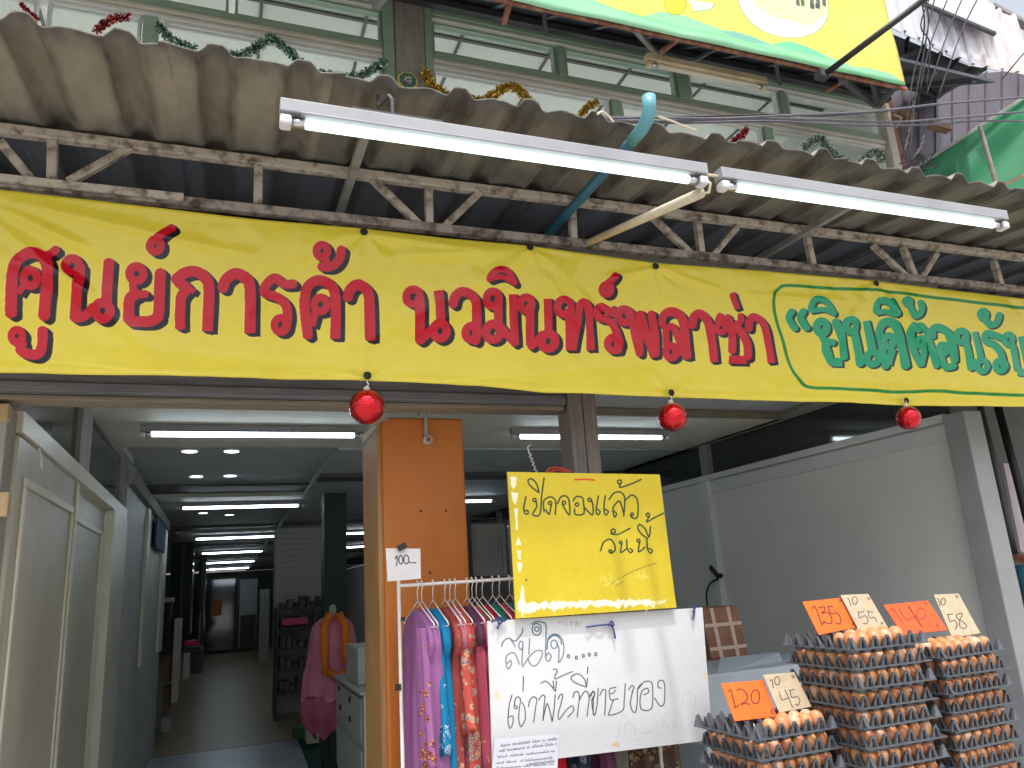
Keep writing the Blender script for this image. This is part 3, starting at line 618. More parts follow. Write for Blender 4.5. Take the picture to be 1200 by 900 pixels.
grn = [
 ([(928,365),(924.5,372),(928,380),(932,385)],8), ([(941,365),(937.5,372),(941,380),(945,385)],8),
 ([(949,364),(953,353),(960.6,350.5),(970,356),(978,368)],7.5), ([(949,365),(965,363),(979,368.5)],6),
 rg((962,384),6.5,9), ([(961,392),(965,399),(976,402)],8), ([(967,403),(967,410),(972,424)],10), ([(972,424.5),(988,424.5)],10), ([(978.5,376),(985,395),(990,420)],9.5),
 rg((996,382),6.5,8), ([(1001,388),(1005.7,412),(1008,427)],9), ([(1008,427),(1014,416)],8), rg((1022,420),6.5,8), ([(1015,376),(1021,410)],9),
 ([(1038,430),(1033.7,412),(1029.5,392),(1034,380),(1044,377),(1053,388),(1058,408),(1062,430)],10), rg((1042,399.6),6,8), ([(1047,408),(1041,427)],9),
 ([(1026,366),(1028,355),(1035,352),(1044,358),(1051,369)],7.5), ([(1026,367),(1038,365),(1051,369.5)],6), ([(1043,350),(1051,368)],7),
 ([(1078,428),(1071,412),(1066,391),(1069,382),(1073.4,387),(1078,382),(1085,393),(1091,412),(1097,430)],8), rg((1077,401),4,6), ([(1080,405),(1082,415),(1079,428)],7),
 rg((1063,354),3,7), ([(1065,358),(1069,368),(1072,370)],8), ([(1070,371),(1077,368),(1080,361),(1078,355)],8),
 ([(1092,394),(1092,387),(1099,384),(1109,390),(1114,403),(1118,424)],9), ([(1118,429),(1107,430),(1102,418),(1100,407)],8), rg((1103.8,409.7),5,7.5),
 rg((1124.7,395),6,8), ([(1129,400),(1133,415),(1136.4,433)],8.5), ([(1137,432),(1143,422)],8), rg((1149.6,429),6,7.5), ([(1141,389),(1148,421)],8),
 ([(1171,396),(1164,393),(1156,391),(1154,399),(1164,404),(1172,414),(1175,430)],8), rg((1171,429),5.5,7.5),
 rg((1151,369),4,7), ([(1153,374),(1160,381),(1167,378),(1170,369)],8),
 rg((1180.7,398),5,7.5), ([(1184,402),(1188,412),(1190,434)],8.5), ([(1190,436),(1207,438)],9), ([(1197,394),(1206,434)],9),
 rg((1224,408),5,7.5), ([(1228,412),(1234,440)],8.5), ([(1242,402),(1250,440)],8)]
glyphs(red, RED, RSH, 7, 5); glyphs(grn, GRN, GSH, 5, 3)
pr.stroke([(1300,470),(1200,464),(1133,461),(1102,458.4),(1048,459),(1015,457),(978,455.6),(948,454),(936,445),(925,429),(917,400),(909,372),(906,348),(913,338),(925,334.6),(978,338),(1024,340),(1060,344),(1087,348),(1133,354),(1200,361),(1300,370)], 3.6, BGN)
# worn pale streak and scuffs along the hem
pr.mask(np.clip(1-np.abs(pr.Y-.095-.012*np.sin(pr.X*9))/.008, 0, 1)*np.clip(n1*.5+.3, 0, 1), (238, 228, 120), .35)
bimg = pr.image('banner_print')
top_px = [(0,222),(60,229),(200,245),(300,257),(426,268),(520,279),(620,288),(767,308),(900,318),(1025,329),(1120,341),(1200,350)]
bot_px = [(0,437),(100,439),(200,440),(320,444),(430,446),(560,452),(640,460),(700,462),(785,465),(900,470),(1000,472),(1060,475),(1200,477)]
TPt = np.array([aY(x, y, BY) for x, y in top_px]); BPt = np.array([aY(x, y, BY) for x, y in bot_px])
ztop = lambda x: np.interp(x, TPt[:, 0], TPt[:, 2]); zbot = lambda x: np.interp(x, BPt[:, 0], BPt[:, 2])
grom = [(426,273),(620,291),(767,313),(1025,333)]; grob = [(430,441),(785,461),(1060,470)]
GP = [aY(x, y, BY) for x, y in grom+grob]+[np.array([-.75, BY, 2.83])]
cre = [((0,243),(120,300),.016,.010),((0,262),(190,420),.02,.012),((20,236),(300,300),.02,.008),((0,300),(130,350),.03,.012),((430,276),(560,292),.012,.007),((450,300),(620,292),.03,.010),((380,420),(620,300),.035,.010),((620,292),(720,440),.03,.008),
       ((640,300),(760,430),.022,.006),((767,314),(860,345),.012,.006),((700,330),(767,314),.02,.007),((770,314),(775,460),.012,.005),((860,345),(1000,352),.014,.005),((1025,334),(960,440),.03,.010),((1025,334),(1110,430),.035,.010),((1025,334),(1030,460),.02,.007),
       ((300,430),(640,445),.03,.006),((900,440),(1190,455),.03,.006),((110,400),(420,430),.04,.008),((560,440),(760,425),.04,.008),((480,390),(600,330),.03,.008)]
cre = [(aY(*a, BY)[[0, 2]], aY(*b_, BY)[[0, 2]], s_1, h) for a, b_, s_1, h in cre]
NX, NZ = 560, 64
xs = np.linspace(-1.3, 4.7, NX); vv = np.linspace(0, 1, NZ)
X, V = np.meshgrid(xs, vv); Z = zbot(X)*(1-V)+ztop(X)*V
F = np.zeros_like(X)
for a, b_, sg, h in cre:
    ab = b_-a; t = ((X-a[0])*ab[0]+(Z-a[1])*ab[1])/(ab@ab); tc = np.clip(t, 0, 1)
    d = ((X-a[0])*ab[1]-(Z-a[1])*ab[0])/np.linalg.norm(ab); dd = np.hypot(X-a[0]-tc*ab[0], Z-a[1]-tc*ab[1])
    F += h*np.exp(-(dd/sg)**2)*(.35+.65*np.sin(np.pi*tc))*np.where(d > 0, 1., .75)
for g in GP:
    r = np.hypot(X-g[0], Z-g[2]); th = np.arctan2(Z-g[2], X-g[0]); F += .004*np.sin(th*7+g[0]*5)*np.exp(-r/.13)*np.clip(r/.03, 0, 1)
def fbm(X, Z, s0, seed):
    r = np.random.default_rng(seed); o = 0
    for k in range(4):
        for _ in range(5):
            a = r.uniform(0, 2*math.pi); f = s0*1.9**k; o = o+np.sin((X*math.cos(a)+Z*math.sin(a))*f+r.uniform(0, 6))/1.9**k/5
    return o
F += .009*fbm(X, Z, 6, 3)+.003*fbm(X, Z, 22, 6)+.0009*fbm(X, Z, 60, 4)
F *= np.clip((1-V)/.06+.25, 0, 1)
F += np.where(V < .06, -.004*np.sin(V/.06*np.pi), 0)
vs = np.stack([X, BY-F, Z], -1).reshape(-1, 3)
me = bpy.data.meshes.new('banner_sheet'); idx = np.arange(NX*NZ).reshape(NZ, NX)
fs = np.stack([idx[:-1, :-1], idx[:-1, 1:], idx[1:, 1:], idx[1:, :-1]], -1).reshape(-1, 4)
me.from_pydata(vs.tolist(), [], fs.tolist()); me.polygons.foreach_set('use_smooth', [True]*len(fs))
ul = me.uv_layers.new(name='UVMap'); U_ = ((X-bx0)/(bx1-bx0)).ravel(); V_ = ((Z-bz0)/(bz1-bz0)).ravel(); li = fs.ravel()
ul.data.foreach_set('uv', np.stack([U_[li], V_[li]], -1).astype(np.float32).ravel())
me.materials.append(img_mat('banner_vinyl', bimg, .19, .34, coat=.0))
BN = empty('banner', 'long yellow vinyl banner with red and green Thai lettering hung from the truss', 'banner', (1.7, BY, 2.27))
o = link('sheet', me, BN, -BN.location)
sd = o.modifiers.new('thickness', 'SOLIDIFY'); sd.thickness = .0012; sd.offset = 1
for g in GP[:-1]:
    b = MB(); N = 14
    b.tube([(g[0]+.011*math.cos(t), BY-.011, g[2]+.011*math.sin(t)) for t in np.linspace(0, 2*math.pi, N)], .0028, 6, cap=False); b.lathe([(.010, 0), (.010, .001)], 10, (0, 0, 0))
    n0 = len(b.v)-20; b.v[n0:] = [(g[0]+x, BY-.0095-z, g[2]+y) for x, y, z in b.v[n0:]]
    part('grommet', b, M['grommet_dark'], BN)
# ------------------------------------------------------------------ red glass balls hanging from its hem
ball_m = mat('red_mirror_ball', (200, 6, 24), None, rough=.08, metal=.9, bump=.7, bscale=70, coat=.6)
for (x, y, r), lb in zip([(430, 477, .0585), (788, 489, .0555), (1064.5, 490, .052)], ['left of the three shiny red baubles, hanging by the orange pillar', 'middle of the three red baubles, above the yellow sign', 'right of the three red baubles, under the green writing']):
    c = aY(x, y, BY-.01)
    t = empty('bauble', lb, 'bauble', (c[0], c[1], c[2]-r), 'red baubles hanging from the banner')
    b = MB(); b.lathe([(r*math.sin(a)+1e-5, -r*math.cos(a)) for a in np.linspace(0, math.pi, 21)], 32, c); part('ball', b, ball_m, t, True)
    b = MB(); b.lathe([(.010, r-.002), (.011, r+.004), (.008, r+.010), (.003, r+.011)], 10, c); part('cap', b, M['pvc_white'], t)
    b = MB(); b.tube([c+np.array([0, 0, r+.009]), c+np.array([.006, -.004, r+.018]), c+np.array([0, 0, r+.030])], .0016, 5); part('thread', b, M['paper'], t)
# ------------------------------------------------------------------ tinsel garlands along the upper windows
def tinsel(pts, Y, cols, label, seed, R=.035, dens=2600):
    r = np.random.default_rng(seed); P = np.array([aY(x, y, Y) for x, y in smooth_pts(pts, 8)]); seg = np.linalg.norm(P[1:]-P[:-1], axis=1); L_ = seg.sum(); cum = np.r_[0, np.cumsum(seg)]
    n = int(L_*dens); b = MB()
    for k in range(n):
        s = r.uniform(0, L_); i = min(np.searchsorted(cum, s)-1, len(seg)-1); i = max(i, 0); c = P[i]+(P[i+1]-P[i])*((s-cum[i])/seg[i])
        d = r.normal(size=3); d /= np.linalg.norm(d); q = c+d*R*r.uniform(.1, .4); e = c+d*R*r.uniform(.45, .78); u = np.cross(d, r.normal(size=3)); u /= np.linalg.norm(u); u *= .0028
        b.cur = int(r.integers(0, len(cols))); b.add([q-u, q+u, e+u*1.2, e-u*1.2], [(0, 1, 2, 3)])
    b.cur = 0; b.tube(P, .006, 5)
    return solo('tinsel_garland', b, cols, label, 'garland', 'tinsel garlands along the upper windows')
foil = lambda n, c, c2: [mat('foil_'+n, c, None, rough=.25, metal=.7), mat('foil_'+n+'_pale', c2, None, rough=.2, metal=.6)]
G1 = foil('green', (66, 116, 96), (196, 220, 208)); G2 = foil('gold', (184, 146, 38), (226, 196, 90)); G3 = foil('red', (150, 26, 36), (206, 110, 110)); G4 = foil('silver_green', (120, 150, 136), (206, 222, 212))
TYn = 3.30
tinsel([(186,30),(196,42),(212,51),(228,56)], TYn, G1, 'short green tinsel end hanging in the left upper window', 11)
tinsel([(268,66),(290,61),(306,52),(318,44),(330,53),(345,66),(360,80),(385,88),(410,91),(430,85),(450,72)], TYn, G1, 'long green tinsel garland draped below the left upper window', 12, .04)
tinsel([(498,84),(504,96),(512,104),(526,112)], TYn, G2, 'gold tinsel piece beside the octagonal mirror', 13, .045)
tinsel([(548,117),(566,118),(580,110),(592,102),(604,102),(614,112),(628,126)], TYn, G2, 'gold tinsel garland looped over the middle window', 14, .045)
tinsel([(682,134),(690,124),(700,120)], TYn, G2, 'short tuft of gold tinsel left of the blue pipe', 15, .04)
tinsel([(112,36),(122,28),(134,22),(150,20)], TYn, G3, 'bright red tinsel tuft above the left tiles', 16, .034)
tinsel([(24,4),(34,14),(44,22)], TYn, G3, 'thin red tinsel strand at the far left window corner', 17, .02)
tinsel([(765,150),(775,152)], TYn, G3, 'red tinsel scrap just right of the blue pipe', 18, .035)
tinsel([(858,166),(868,160),(875,152)], TYn, G3, 'dull red tinsel tuft above the right tiles', 19, .04)
tinsel([(940,178),(952,166),(962,164),(972,176),(986,188)], TYn, G4, 'silvery green tinsel garland at the right windows', 20, .05)
tinsel([(1008,192),(1018,182),(1030,178),(1032,190)], TYn, G4, 'silvery green tinsel tuft next to the right window post', 21, .045)
# octagonal mirror on the column
c = aY(478, 94, 3.32)
t = empty('octagonal_mirror', 'small octagonal charm mirror on the grey column', 'mirror', (c[0], 3.33, c[2]-.055))
def ngon(mb, c, r, n, y0, y1, ph=math.pi/8):
    v = []
    for y in (y0, y1): v += [(c[0]+r*math.cos(ph+2*math.pi*k/n), y, c[2]+r*math.sin(ph+2*math.pi*k/n)) for k in range(n)]
    mb.add(v, [tuple(range(n)), tuple(range(2*n-1, n-1, -1))]+[(k, k+n, (k+1) % n+n, (k+1) % n) for k in range(n)])
b = MB(); ngon(b, c, .055, 8, 3.322, 3.339); part('frame', b, mat('yellow_frame', (214, 196, 120), None), t)
b = MB(); ngon(b, c, .046, 8, 3.318, 3.3215); part('plate', b, mat('green_plate', (60, 104, 88), (90, 120, 104), 30), t)
b = MB(); ngon(b, c, .024, 16, 3.315, 3.3175); part('disc', b, mat('dark_disc', (52, 58, 62), (190, 190, 190), 60, lo=.48, hi=.52), t)
# ------------------------------------------------------------------ upper awning with its own banner
UY = 2.6
zub = 4.13
UA = empty('upper_awning', 'dark upper awning on steel struts above the green windows', 'awning', (1, 3.0, 4.2))
b = MB(); b.slab([(-3, UY, zub+.12), (4.15, UY, zub+.12), (4.15, 3.6, 4.86), (-3, 3.6, 4.86)], (0, 0, 1), .02); part('roof_sheet', b, M['dark_sheet'], UA)
for k in range(24):
    x = -2.9+k*.3; b = MB(); b.bar((x, UY+.02, zub+.11), (x, 3.58, 4.84), .03, .016); part('sheet_rib', b, M['dark_sheet'], UA)
b = MB(); p = aY(672, -4, UY); q = aY(1062, 104, UY); b.bar((-3, UY, q[2]+.012), (q[0]+.0, UY, q[2]-.004), .02, .02); bevel(part('edge_beam', b, M['rust'], UA), .004)
b = MB(); b.bar((-3, 3.3, 4.62), (4.15, 3.3, 4.62), .04, .04); part('back_beam', b, M['dark_metal'], UA)
for (p, q, ya, yb, w_, mt) in [((600, -6), (590, 28), 2.62, 2.75, .022, 'rust'), ((635, -5), (640, 40), 2.9, 3.2, .02, 'dark_metal'), ((732, 20), (768, 62), 2.64, 3.2, .025, 'rafter'), ((805, 38), (774, 62), 2.62, 2.8, .018, 'rust'), ((860, 45), (815, 70), 2.7, 3.2, .02, 'dark_metal'),
        ((908, 70), (914, 98), 2.8, 3.2, .02, 'dark_metal'), ((985, 92), (1026, 124), 2.62, 3.2, .028, 'dark_sheet'), ((997, 90), (968, 108), 2.62, 2.75, .014, 'rust'), ((1022, 96), (1028, 122), 2.7, 3.1, .025, 'dark_metal'), ((1048, 102), (1030, 124), 2.64, 3.1, .028, 'dark_metal'), ((450, -4), (440, 8), 2.7, 3.2, .03, 'rafter'), ((800, 42), (798, 34), 2.6, 2.7, .01, 'rust')]:
    b = MB(); b.bar(aY(*p, ya), aY(*q, yb), w_, w_); part('strut', b, M[mt], UA)
# its printed banner
p = aY(1060, 101, UY-.03); q = aY(1040, 0, UY-.03)
ux1 = p[0]; ux0 = -.4; uz0 = p[2]; uz1 = uz0+.95
pu = Print((ux0, UY-.03, uz0), (1, 0, 0), (0, 0, 1), ux1-ux0, uz1-uz0, 300, (214, 202, 96)); pu.noise(.008, .2, 5)
pu.poly([(560,-60),(680,-8),(730,14),(752,20),(775,13),(800,17),(820,25),(845,36),(862,37),(880,42),(905,52),(925,48),(950,56),(975,68),(1000,79),(1020,80),(1045,88),(1066,104),(1060,115),(600,0)], (140, 198, 160))
pu.poly([(843,37),(860,37),(880,43),(903,52),(880,50),(855,43)], (120, 180, 160)); pu.poly([(905,52),(925,48),(950,57),(975,69),(945,64),(920,58)], (112, 196, 150))
pu.stroke([(1010,70),(1035,82),(1058,80)], 1.2, (206, 190, 60)); pu.stroke([(560,-56),(680,-4),(760,22),(860,46),(960,76),(1062,101)], 2.2, (120, 206, 140))
circ = [(919+54*math.cos(a)-4*math.sin(a), 2+41*math.sin(a)+10*math.cos(a)) for a in np.linspace(0, 2*math.pi, 40)]
pu.poly(circ, (206, 222, 214)); pu.poly([(x*.97+27, y*.96+.2) for x, y in circ if y > -40], (212, 226, 216))
pu.poly([(880,-40),(972,-30),(972,14),(950,30),(905,18),(885,5)], (220, 224, 168)); pu.poly([(872,4),(905,18),(950,31),(930,42),(895,32)], (196, 216, 226))
for x in (934, 940, 951, 958, 965): pu.poly([(x, -3), (x+4.5, -2), (x+5, 6), (x+.5, 5)], (84, 92, 84))
for x in (951, 957): pu.poly([(x, 2), (x+5, 3), (x+5.5, 9), (x+.5, 8)], (64, 72, 68))
pu.stroke([(903, 8), (972, 16)], .8, (190, 196, 140)); pu.stroke([(900, 14), (968, 28)], .8, (190, 200, 150)); pu.stroke(circ+[circ[0]], 1.3, (150, 176, 120))
# plain stand-in for the printed flower
pu.poly([(792+14*math.cos(a)*(1+.12*math.cos(a*11)), 4+12*math.sin(a)*(1+.12*math.cos(a*11))) for a in np.linspace(0, 6.2, 60)], (238, 196, 52)); pu.ring((792, 4), 12.5, 1.2, (150, 170, 60)); pu.poly([(806, 0), (836, 4), (832, 11), (815, 14)], (226, 236, 222)); pu.stroke([(812, 14), (832, 11), (838, 4)], 1.2, (130, 170, 120))
uimg = pu.image('upper_banner_print')
N1, N2 = 150, 30; xs = np.linspace(ux0, ux1, N1); zs = np.linspace(uz0, uz1, N2); X, Z = np.meshgrid(xs, zs)
X = X+(Z-uz0)*(-.0)*(X-ux0)
F = .012*fbm(X, Z, 4, 8)+.003*fbm(X, Z, 20, 9)
vs = np.stack([X, UY-.03-F, Z], -1).reshape(-1, 3); idx = np.arange(N1*N2).reshape(N2, N1); fs = np.stack([idx[:-1, :-1], idx[:-1, 1:], idx[1:, 1:], idx[1:, :-1]], -1).reshape(-1, 4)
me = bpy.data.meshes.new('upper_banner_sheet'); me.from_pydata(vs.tolist(), [], fs.tolist()); me.polygons.foreach_set('use_smooth', [True]*len(fs))
ul = me.uv_layers.new(name='UVMap'); U_ = ((X-ux0)/(ux1-ux0)).ravel(); V_ = ((Z-uz0)/(uz1-uz0)).ravel(); li = fs.ravel(); ul.data.foreach_set('uv', np.stack([U_[li], V_[li]], -1).astype(np.float32).ravel())
me.materials.append(img_mat('upper_banner_vinyl', uimg, .4, .4))
o = link('banner', me); tag(o, 'yellow printed banner with green hills and a round picture on the upper awning', 'banner'); sd = o.modifiers.new('thickness', 'SOLIDIFY'); sd.thickness = .0015
# black pole in front of it
b = MB(); b.tube([aY(968, 86, 2.5), aY(1090, -6, 2.1)], .016, 10); po = solo('prop_pole', b, M['black'], 'black pole slanting out from the upper banner corner', 'pole', smooth=True)
b = MB(); p = aY(966, 86, 2.53); b.box(p[0]-.03, p[0]+.03, 2.52, 2.57, p[2]-.018, p[2]+.02); solo('pole_bracket', bevel and b, M['dark_metal'], 'dark bracket tying the black pole to the awning edge', 'bracket')
# ------------------------------------------------------------------ neighbour on the right: zinc sheets, dark wall sheets, green tarpaulin
NB = empty('zinc_canopy', 'pale corrugated zinc canopy of the neighbouring house', 'canopy', (3.9, 2.6, 4.0))
def corr(name, a, b_, c, d, n, amp, mt, parent, duty=.28):
    """ribbed sheet spanning corners a(bottom left) b(bottom right) c(top right) d(top left)"""
    a, b_, c, d = [np.array(v, float) for v in (a, b_, c, d)]; nn = np.cross(b_-a, d-a); nn /= np.linalg.norm(nn)
    us = []; 
    for k in range(n):
        us += [(k/n, 0), ((k+1-duty)/n, 0), ((k+1-duty*.75)/n, amp), ((k+1-duty*.25)/n, amp)]
    us.append((1, 0)); v = []
    for t in (0, 1):
        for u, h in us: v.append((a+(b_-a)*u)*(1-t)+(d+(c-d)*u)*t+nn*h)
    m_ = len(us); mb = MB(); mb.add(v, [(i, i+1, m_+i+1, m_+i) for i in range(m_-1)])
    mb.add([p-nn*.004 for p in v], [(m_+i, m_+i+1, i+1, i) for i in range(m_-1)])
    return part(name, mb, mt, parent)
corr('zinc_sheet', aY(1044, 32, 2.66), aY(1140, 78, 2.66), aY(1120, -6, 2.72), aY(1024, -58, 2.72), 6, .02, M['zinc'], NB)
corr('zinc_sheet', aY(1138, 77, 2.65), aY(1210, 89, 2.65), aY(1188, 20, 2.70), aY(1118, -7, 2.70), 4, .02, M['zinc_rust'], NB)
b = MB(); b.slab([aY(1083, 2, 2.6), aY(1166, 38, 2.6), aY(1166, 7, 2.64), aY(1100, -40, 2.64)], (0, 1, 0), .012); part('flashing', b, M['zinc'], NB)
b = MB(); b.bar(aY(1083, 5, 2.58), aY(1166, 40, 2.58), .02, .02); part('flashing_rim', b, M['dark_metal'], NB)
b = MB(); b.bar(aY(1162, 8, 2.8), aY(1210, 34, 2.8), .05, .03); part('ridge_cap', b, M['rafter'], NB)
# underside frame and dark sheets
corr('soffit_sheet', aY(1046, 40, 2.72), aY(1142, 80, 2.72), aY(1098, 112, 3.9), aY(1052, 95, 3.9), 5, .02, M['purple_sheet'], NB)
for (p, q, ya, yb, w_) in (((1040, 76), (1082, 58), 3.2, 2.75, .04), ((1100, 110), (1150, 80), 3.8, 2.75, .06), ((1050, 96), (1102, 112), 3.8, 3.8, .05)):
    b = MB(); b.bar(aY(*p, ya), aY(*q, yb), w_, w_*.7); part('frame_beam', b, M['dark_trim'], NB)
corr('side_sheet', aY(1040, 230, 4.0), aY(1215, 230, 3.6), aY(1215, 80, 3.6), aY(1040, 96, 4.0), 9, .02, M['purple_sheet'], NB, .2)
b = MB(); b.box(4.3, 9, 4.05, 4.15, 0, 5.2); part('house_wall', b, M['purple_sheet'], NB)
def sheet(name, quad, mt, label, cat, amp=.02, n=24):
    q = [np.array(v, float) for v in quad]; v = []
    nn = np.cross(q[1]-q[0], q[3]-q[0]); nn /= np.linalg.norm(nn)
    for j in range(n+1):
        for i in range(n+1):
            u, t = i/n, j/n; P = (q[0]*(1-u)+q[1]*u)*(1-t)+(q[3]*(1-u)+q[2]*u)*t
            v.append(P+nn*amp*(math.sin(u*5+t*3)+.5*math.sin(u*11-t*7))*math.sin(math.pi*t))
    f = [(j*(n+1)+i, j*(n+1)+i+1, (j+1)*(n+1)+i+1, (j+1)*(n+1)+i) for j in range(n) for i in range(n)]
    mb = MB(); mb.add(v, f); o = solo(name, mb, mt, label, cat, smooth=True); s_2 = o.modifiers.new('t', 'SOLIDIFY'); s_2.thickness = .003; return o
tp = sheet('tarpaulin', [aY(1072, 232, 3.3), aY(1215, 232, 2.95), aY(1215, 103, 3.0), aY(1078, 196, 3.3)], M['tarp'], 'green tarpaulin stretched at the right behind the tiles', 'tarpaulin', .03)
b = MB(); b.bar(aY(1070, 199, 3.28), aY(1215, 104, 2.98), .02, .02); solo('tarpaulin_rail', b, M['rafter'], 'thin grey rail along the top edge of the green tarpaulin', 'rail')
b = MB(); b.tube([aY(1148, 148, 2.96), aY(1171, 228, 2.96)], .014, 8); solo('tarpaulin_pole', b, M['pole_white'], 'thin pale pole standing against the green tarpaulin', 'pole', smooth=True)
b = MB(); b.bar(aY(1165, 222, 2.9), aY(1210, 200, 2.9), .02, .02); solo('tarpaulin_batten', b, M['wood'], 'brown batten along the lower right edge of the tarpaulin', 'batten')
b = MB(); b.bar(aY(1052, 131, 3.35), aY(1072, 140, 3.3), .07, .05); solo('bracket_board', b, M['wood'], 'short brown board behind the twisted ties, beside the rusty corner', 'board')
b = MB(); b.bar(aY(1090, 146, 3.4), aY(1112, 152, 3.4), .06, .04); solo('bracket_board', b, M['wood'], 'short brown board sticking out between the wires and the tarpaulin', 'board')
# ------------------------------------------------------------------ cables
def cable(pts, Y, r, mt, label, group=None):
    P = smooth_pts(pts, 5); Ys = np.interp([p[0] if abs(pts[-1][0]-pts[0][0]) > abs(pts[-1][1]-pts[0][1]) else p[1] for p in P], *zip(*sorted([((p[0] if abs(pts[-1][0]-pts[0][0]) > abs(pts[-1][1]-pts[0][1]) else p[1]), (Y if np.isscalar(Y) else Y[i])) for i, p in enumerate(pts)])))
    b = MB(); b.tube([aY(p[0], p[1], float(y)) for p, y in zip(P, Ys)], r, 6); return solo('cable', b, mt, label, 'cable', group, smooth=True)
HG = 'cables crossing in front of the right windows'; VG = 'thin wires running down at the right corner'
cable([(690,139),(760,138),(840,139),(930,135),(1020,131),(1100,122),(1200,114)], 2.2, .0055, M['cable_grey'], 'uppermost of the three long cables crossing the right windows', HG)
cable([(690,141),(780,142),(880,139),(980,141),(1050,143),(1120,138),(1200,131)], 2.22, .0055, M['cable_grey'], 'middle of the three long cables crossing the right windows', HG)
cable([(690,143),(800,144),(900,142),(980,146),(1070,147),(1140,142),(1200,142)], 2.24, .005, M['cable_grey'], 'lowest of the three long cables crossing the right windows', HG)
cable([(700,137),(800,137),(900,134),(960,136),(1040,130)], 2.26, .004, M['cable'], 'thin dark cable running just above the three long cables', HG)
vw = [[(1078,-5),(1083,20),(1081,50),(1070,90),(1062,150),(1058,185)], [(1084,-5),(1088,25),(1084,55),(1076,95),(1068,150),(1062,188)], [(1096,-5),(1086,40),(1080,80),(1072,120),(1066,186)], [(1110,0),(1100,25),(1088,60),(1078,105)], [(1127,0),(1112,35),(1098,75),(1086,110)], [(1146,-2),(1130,30),(1113,75),(1100,112)], [(1090,-4),(1079,30),(1090,52),(1086,100)], [(1200,62),(1185,80),(1175,92)]]
for k, p in enumerate(vw): cable(p, [2.15+.05*i for i in range(len(p))], .0035, M['cable'], '%s wire from the left in the bundle hanging at the right corner' % ['outermost', 'second', 'third', 'fourth', 'fifth', 'sixth', 'looping', 'detached'][k] if k < 7 else 'short thin wire at the far right edge of the zinc canopy', VG)
for k, p in enumerate([[(1070,118),(1064,160),(1060,175)], [(1082,158),(1074,180),(1066,192)], [(1046,134),(1056,139),(1050,150)]]):
    b = MB(); P = smooth_pts([p[0], ((p[0][0]+p[1][0])/2+2, (p[0][1]+p[1][1])/2), p[1], p[2]], 5)
    b.tube([aY(x+1.2*math.sin(i*2.2), y, 3.2) for i, (x, y) in enumerate(P)], .007, 6); solo('wire_twist', b, M['pole_white'], ['long twisted white tie on the corner cable bundle', 'lower twisted white tie near the tile edge', 'small curled white tie by the rusty corner'][k], 'wire tie', 'white wire ties at the corner')
b = MB()
for k in range(9):
    a0 = random.uniform(0, 6); b.tube([aY(1075+18*math.cos(a0)+random.uniform(-8, 8), 196+8*math.sin(a0), 3.1), aY(1090+random.uniform(-15, 15), 186+random.uniform(-8, 8), 3.1), aY(1080+18*math.cos(a0+2), 200+8*math.sin(a0+2), 3.1)], .004, 5)
solo('cable_tangle', b, M['cable'], 'tangle of thin black cable in front of the green tarpaulin', 'cable')
# ------------------------------------------------------------------ boards and papers
def board(name, quad, P0, n, th, base, draw, ppm, rough, label, cat, edge, group=None, parent=None, spec=.4, curl=0, bump=0):
    """flat board whose visible face has the photo corners quad = TL, TR, BR, BL in the plane P0, n (n points away from the camera)"""
    n = np.array(n, float); n /= np.linalg.norm(n)
    TL, TR, BR, BL = [aP(x, y, P0, n) for x, y in quad]
    ux = (TR-TL); ux /= np.linalg.norm(ux); uy = np.cross(n, ux); 
    if uy@(TL-BL) < 0: uy = -uy
    xs = [(p-BL)@ux for p in (TL, TR, BR, BL)]; ys = [(p-BL)@uy for p in (TL, TR, BR, BL)]
    o = BL+ux*(min(xs)-.01)+uy*(min(ys)-.01)
    p_ = Print(o, ux, uy, max(xs)-min(xs)+.02, max(ys)-min(ys)+.02, ppm, base)
    draw(p_); im = p_.image(name+'_print'); m1 = img_mat(name+'_face', im, rough, spec, bump=bump)
    N = 14; v = []; q = (BL, BR, TR, TL)
    for j in range(N+1):
        for i in range(N+1):
            u, t = i/N, j/N; v.append((BL*(1-u)+BR*u)*(1-t)+(TL*(1-u)+TR*u)*t-n*curl*(math.sin(u*4+t*2)+.6*math.sin(t*5-u*3)))
    uvs = [p_.uvof(x) for x in v]; K = len(v); v2 = v+[x+n*th for x in v]
    fs = []; mi = []
    for j in range(N):
        for i in range(N):
            a = j*(N+1)+i; fs.append((a, a+1, a+N+2, a+N+1)); mi.append(0); fs.append((K+a, K+a+N+1, K+a+N+2, K+a+1)); mi.append(1)
    rim = [i for i in range(N+1)]+[(j*(N+1)+N) for j in range(1, N+1)]+[N*(N+1)+i for i in range(N-1, -1, -1)]+[j*(N+1) for j in range(N-1, 0, -1)]
    for a, b_ in zip(rim, rim[1:]+rim[:1]): fs.append((b_, a, K+a, K+b_)); mi.append(1)
    me = bpy.data.meshes.new(name); me.from_pydata([tuple(map(float, x)) for x in v2], [], fs); me.materials.append(m1); me.materials.append(edge); me.polygons.foreach_set('material_index', mi)
    ul = me.uv_layers.new(name='UVMap')
    for lp in me.loops: ul.data[lp.index].uv = uvs[lp.vertex_index % K]
    c = recenter(me)
    if parent is None: ob = link(name, me, None, c); tag(ob, label, cat, group)
    else:
        ob = link(name, me, parent, Vector([float(x) for x in c])-parent.location)
        if label: ob['label'] = label
    return ob
INK = (40, 48, 46)
def T(p, off, k): return tf(p, off[0], off[1], k)
def pen(p_, off, k, strokes, w_, col, al=.9):
    for s in strokes: p_.stroke(T(s, off, k), w_, col, al)
def loop(x, y, r, ry=None): return [(x+r*math.cos(t), y+(ry or r)*math.sin(t)) for t in np.linspace(-1.5, 5.2, 11)]
Y1 = (590, 550); k1 = 5.714
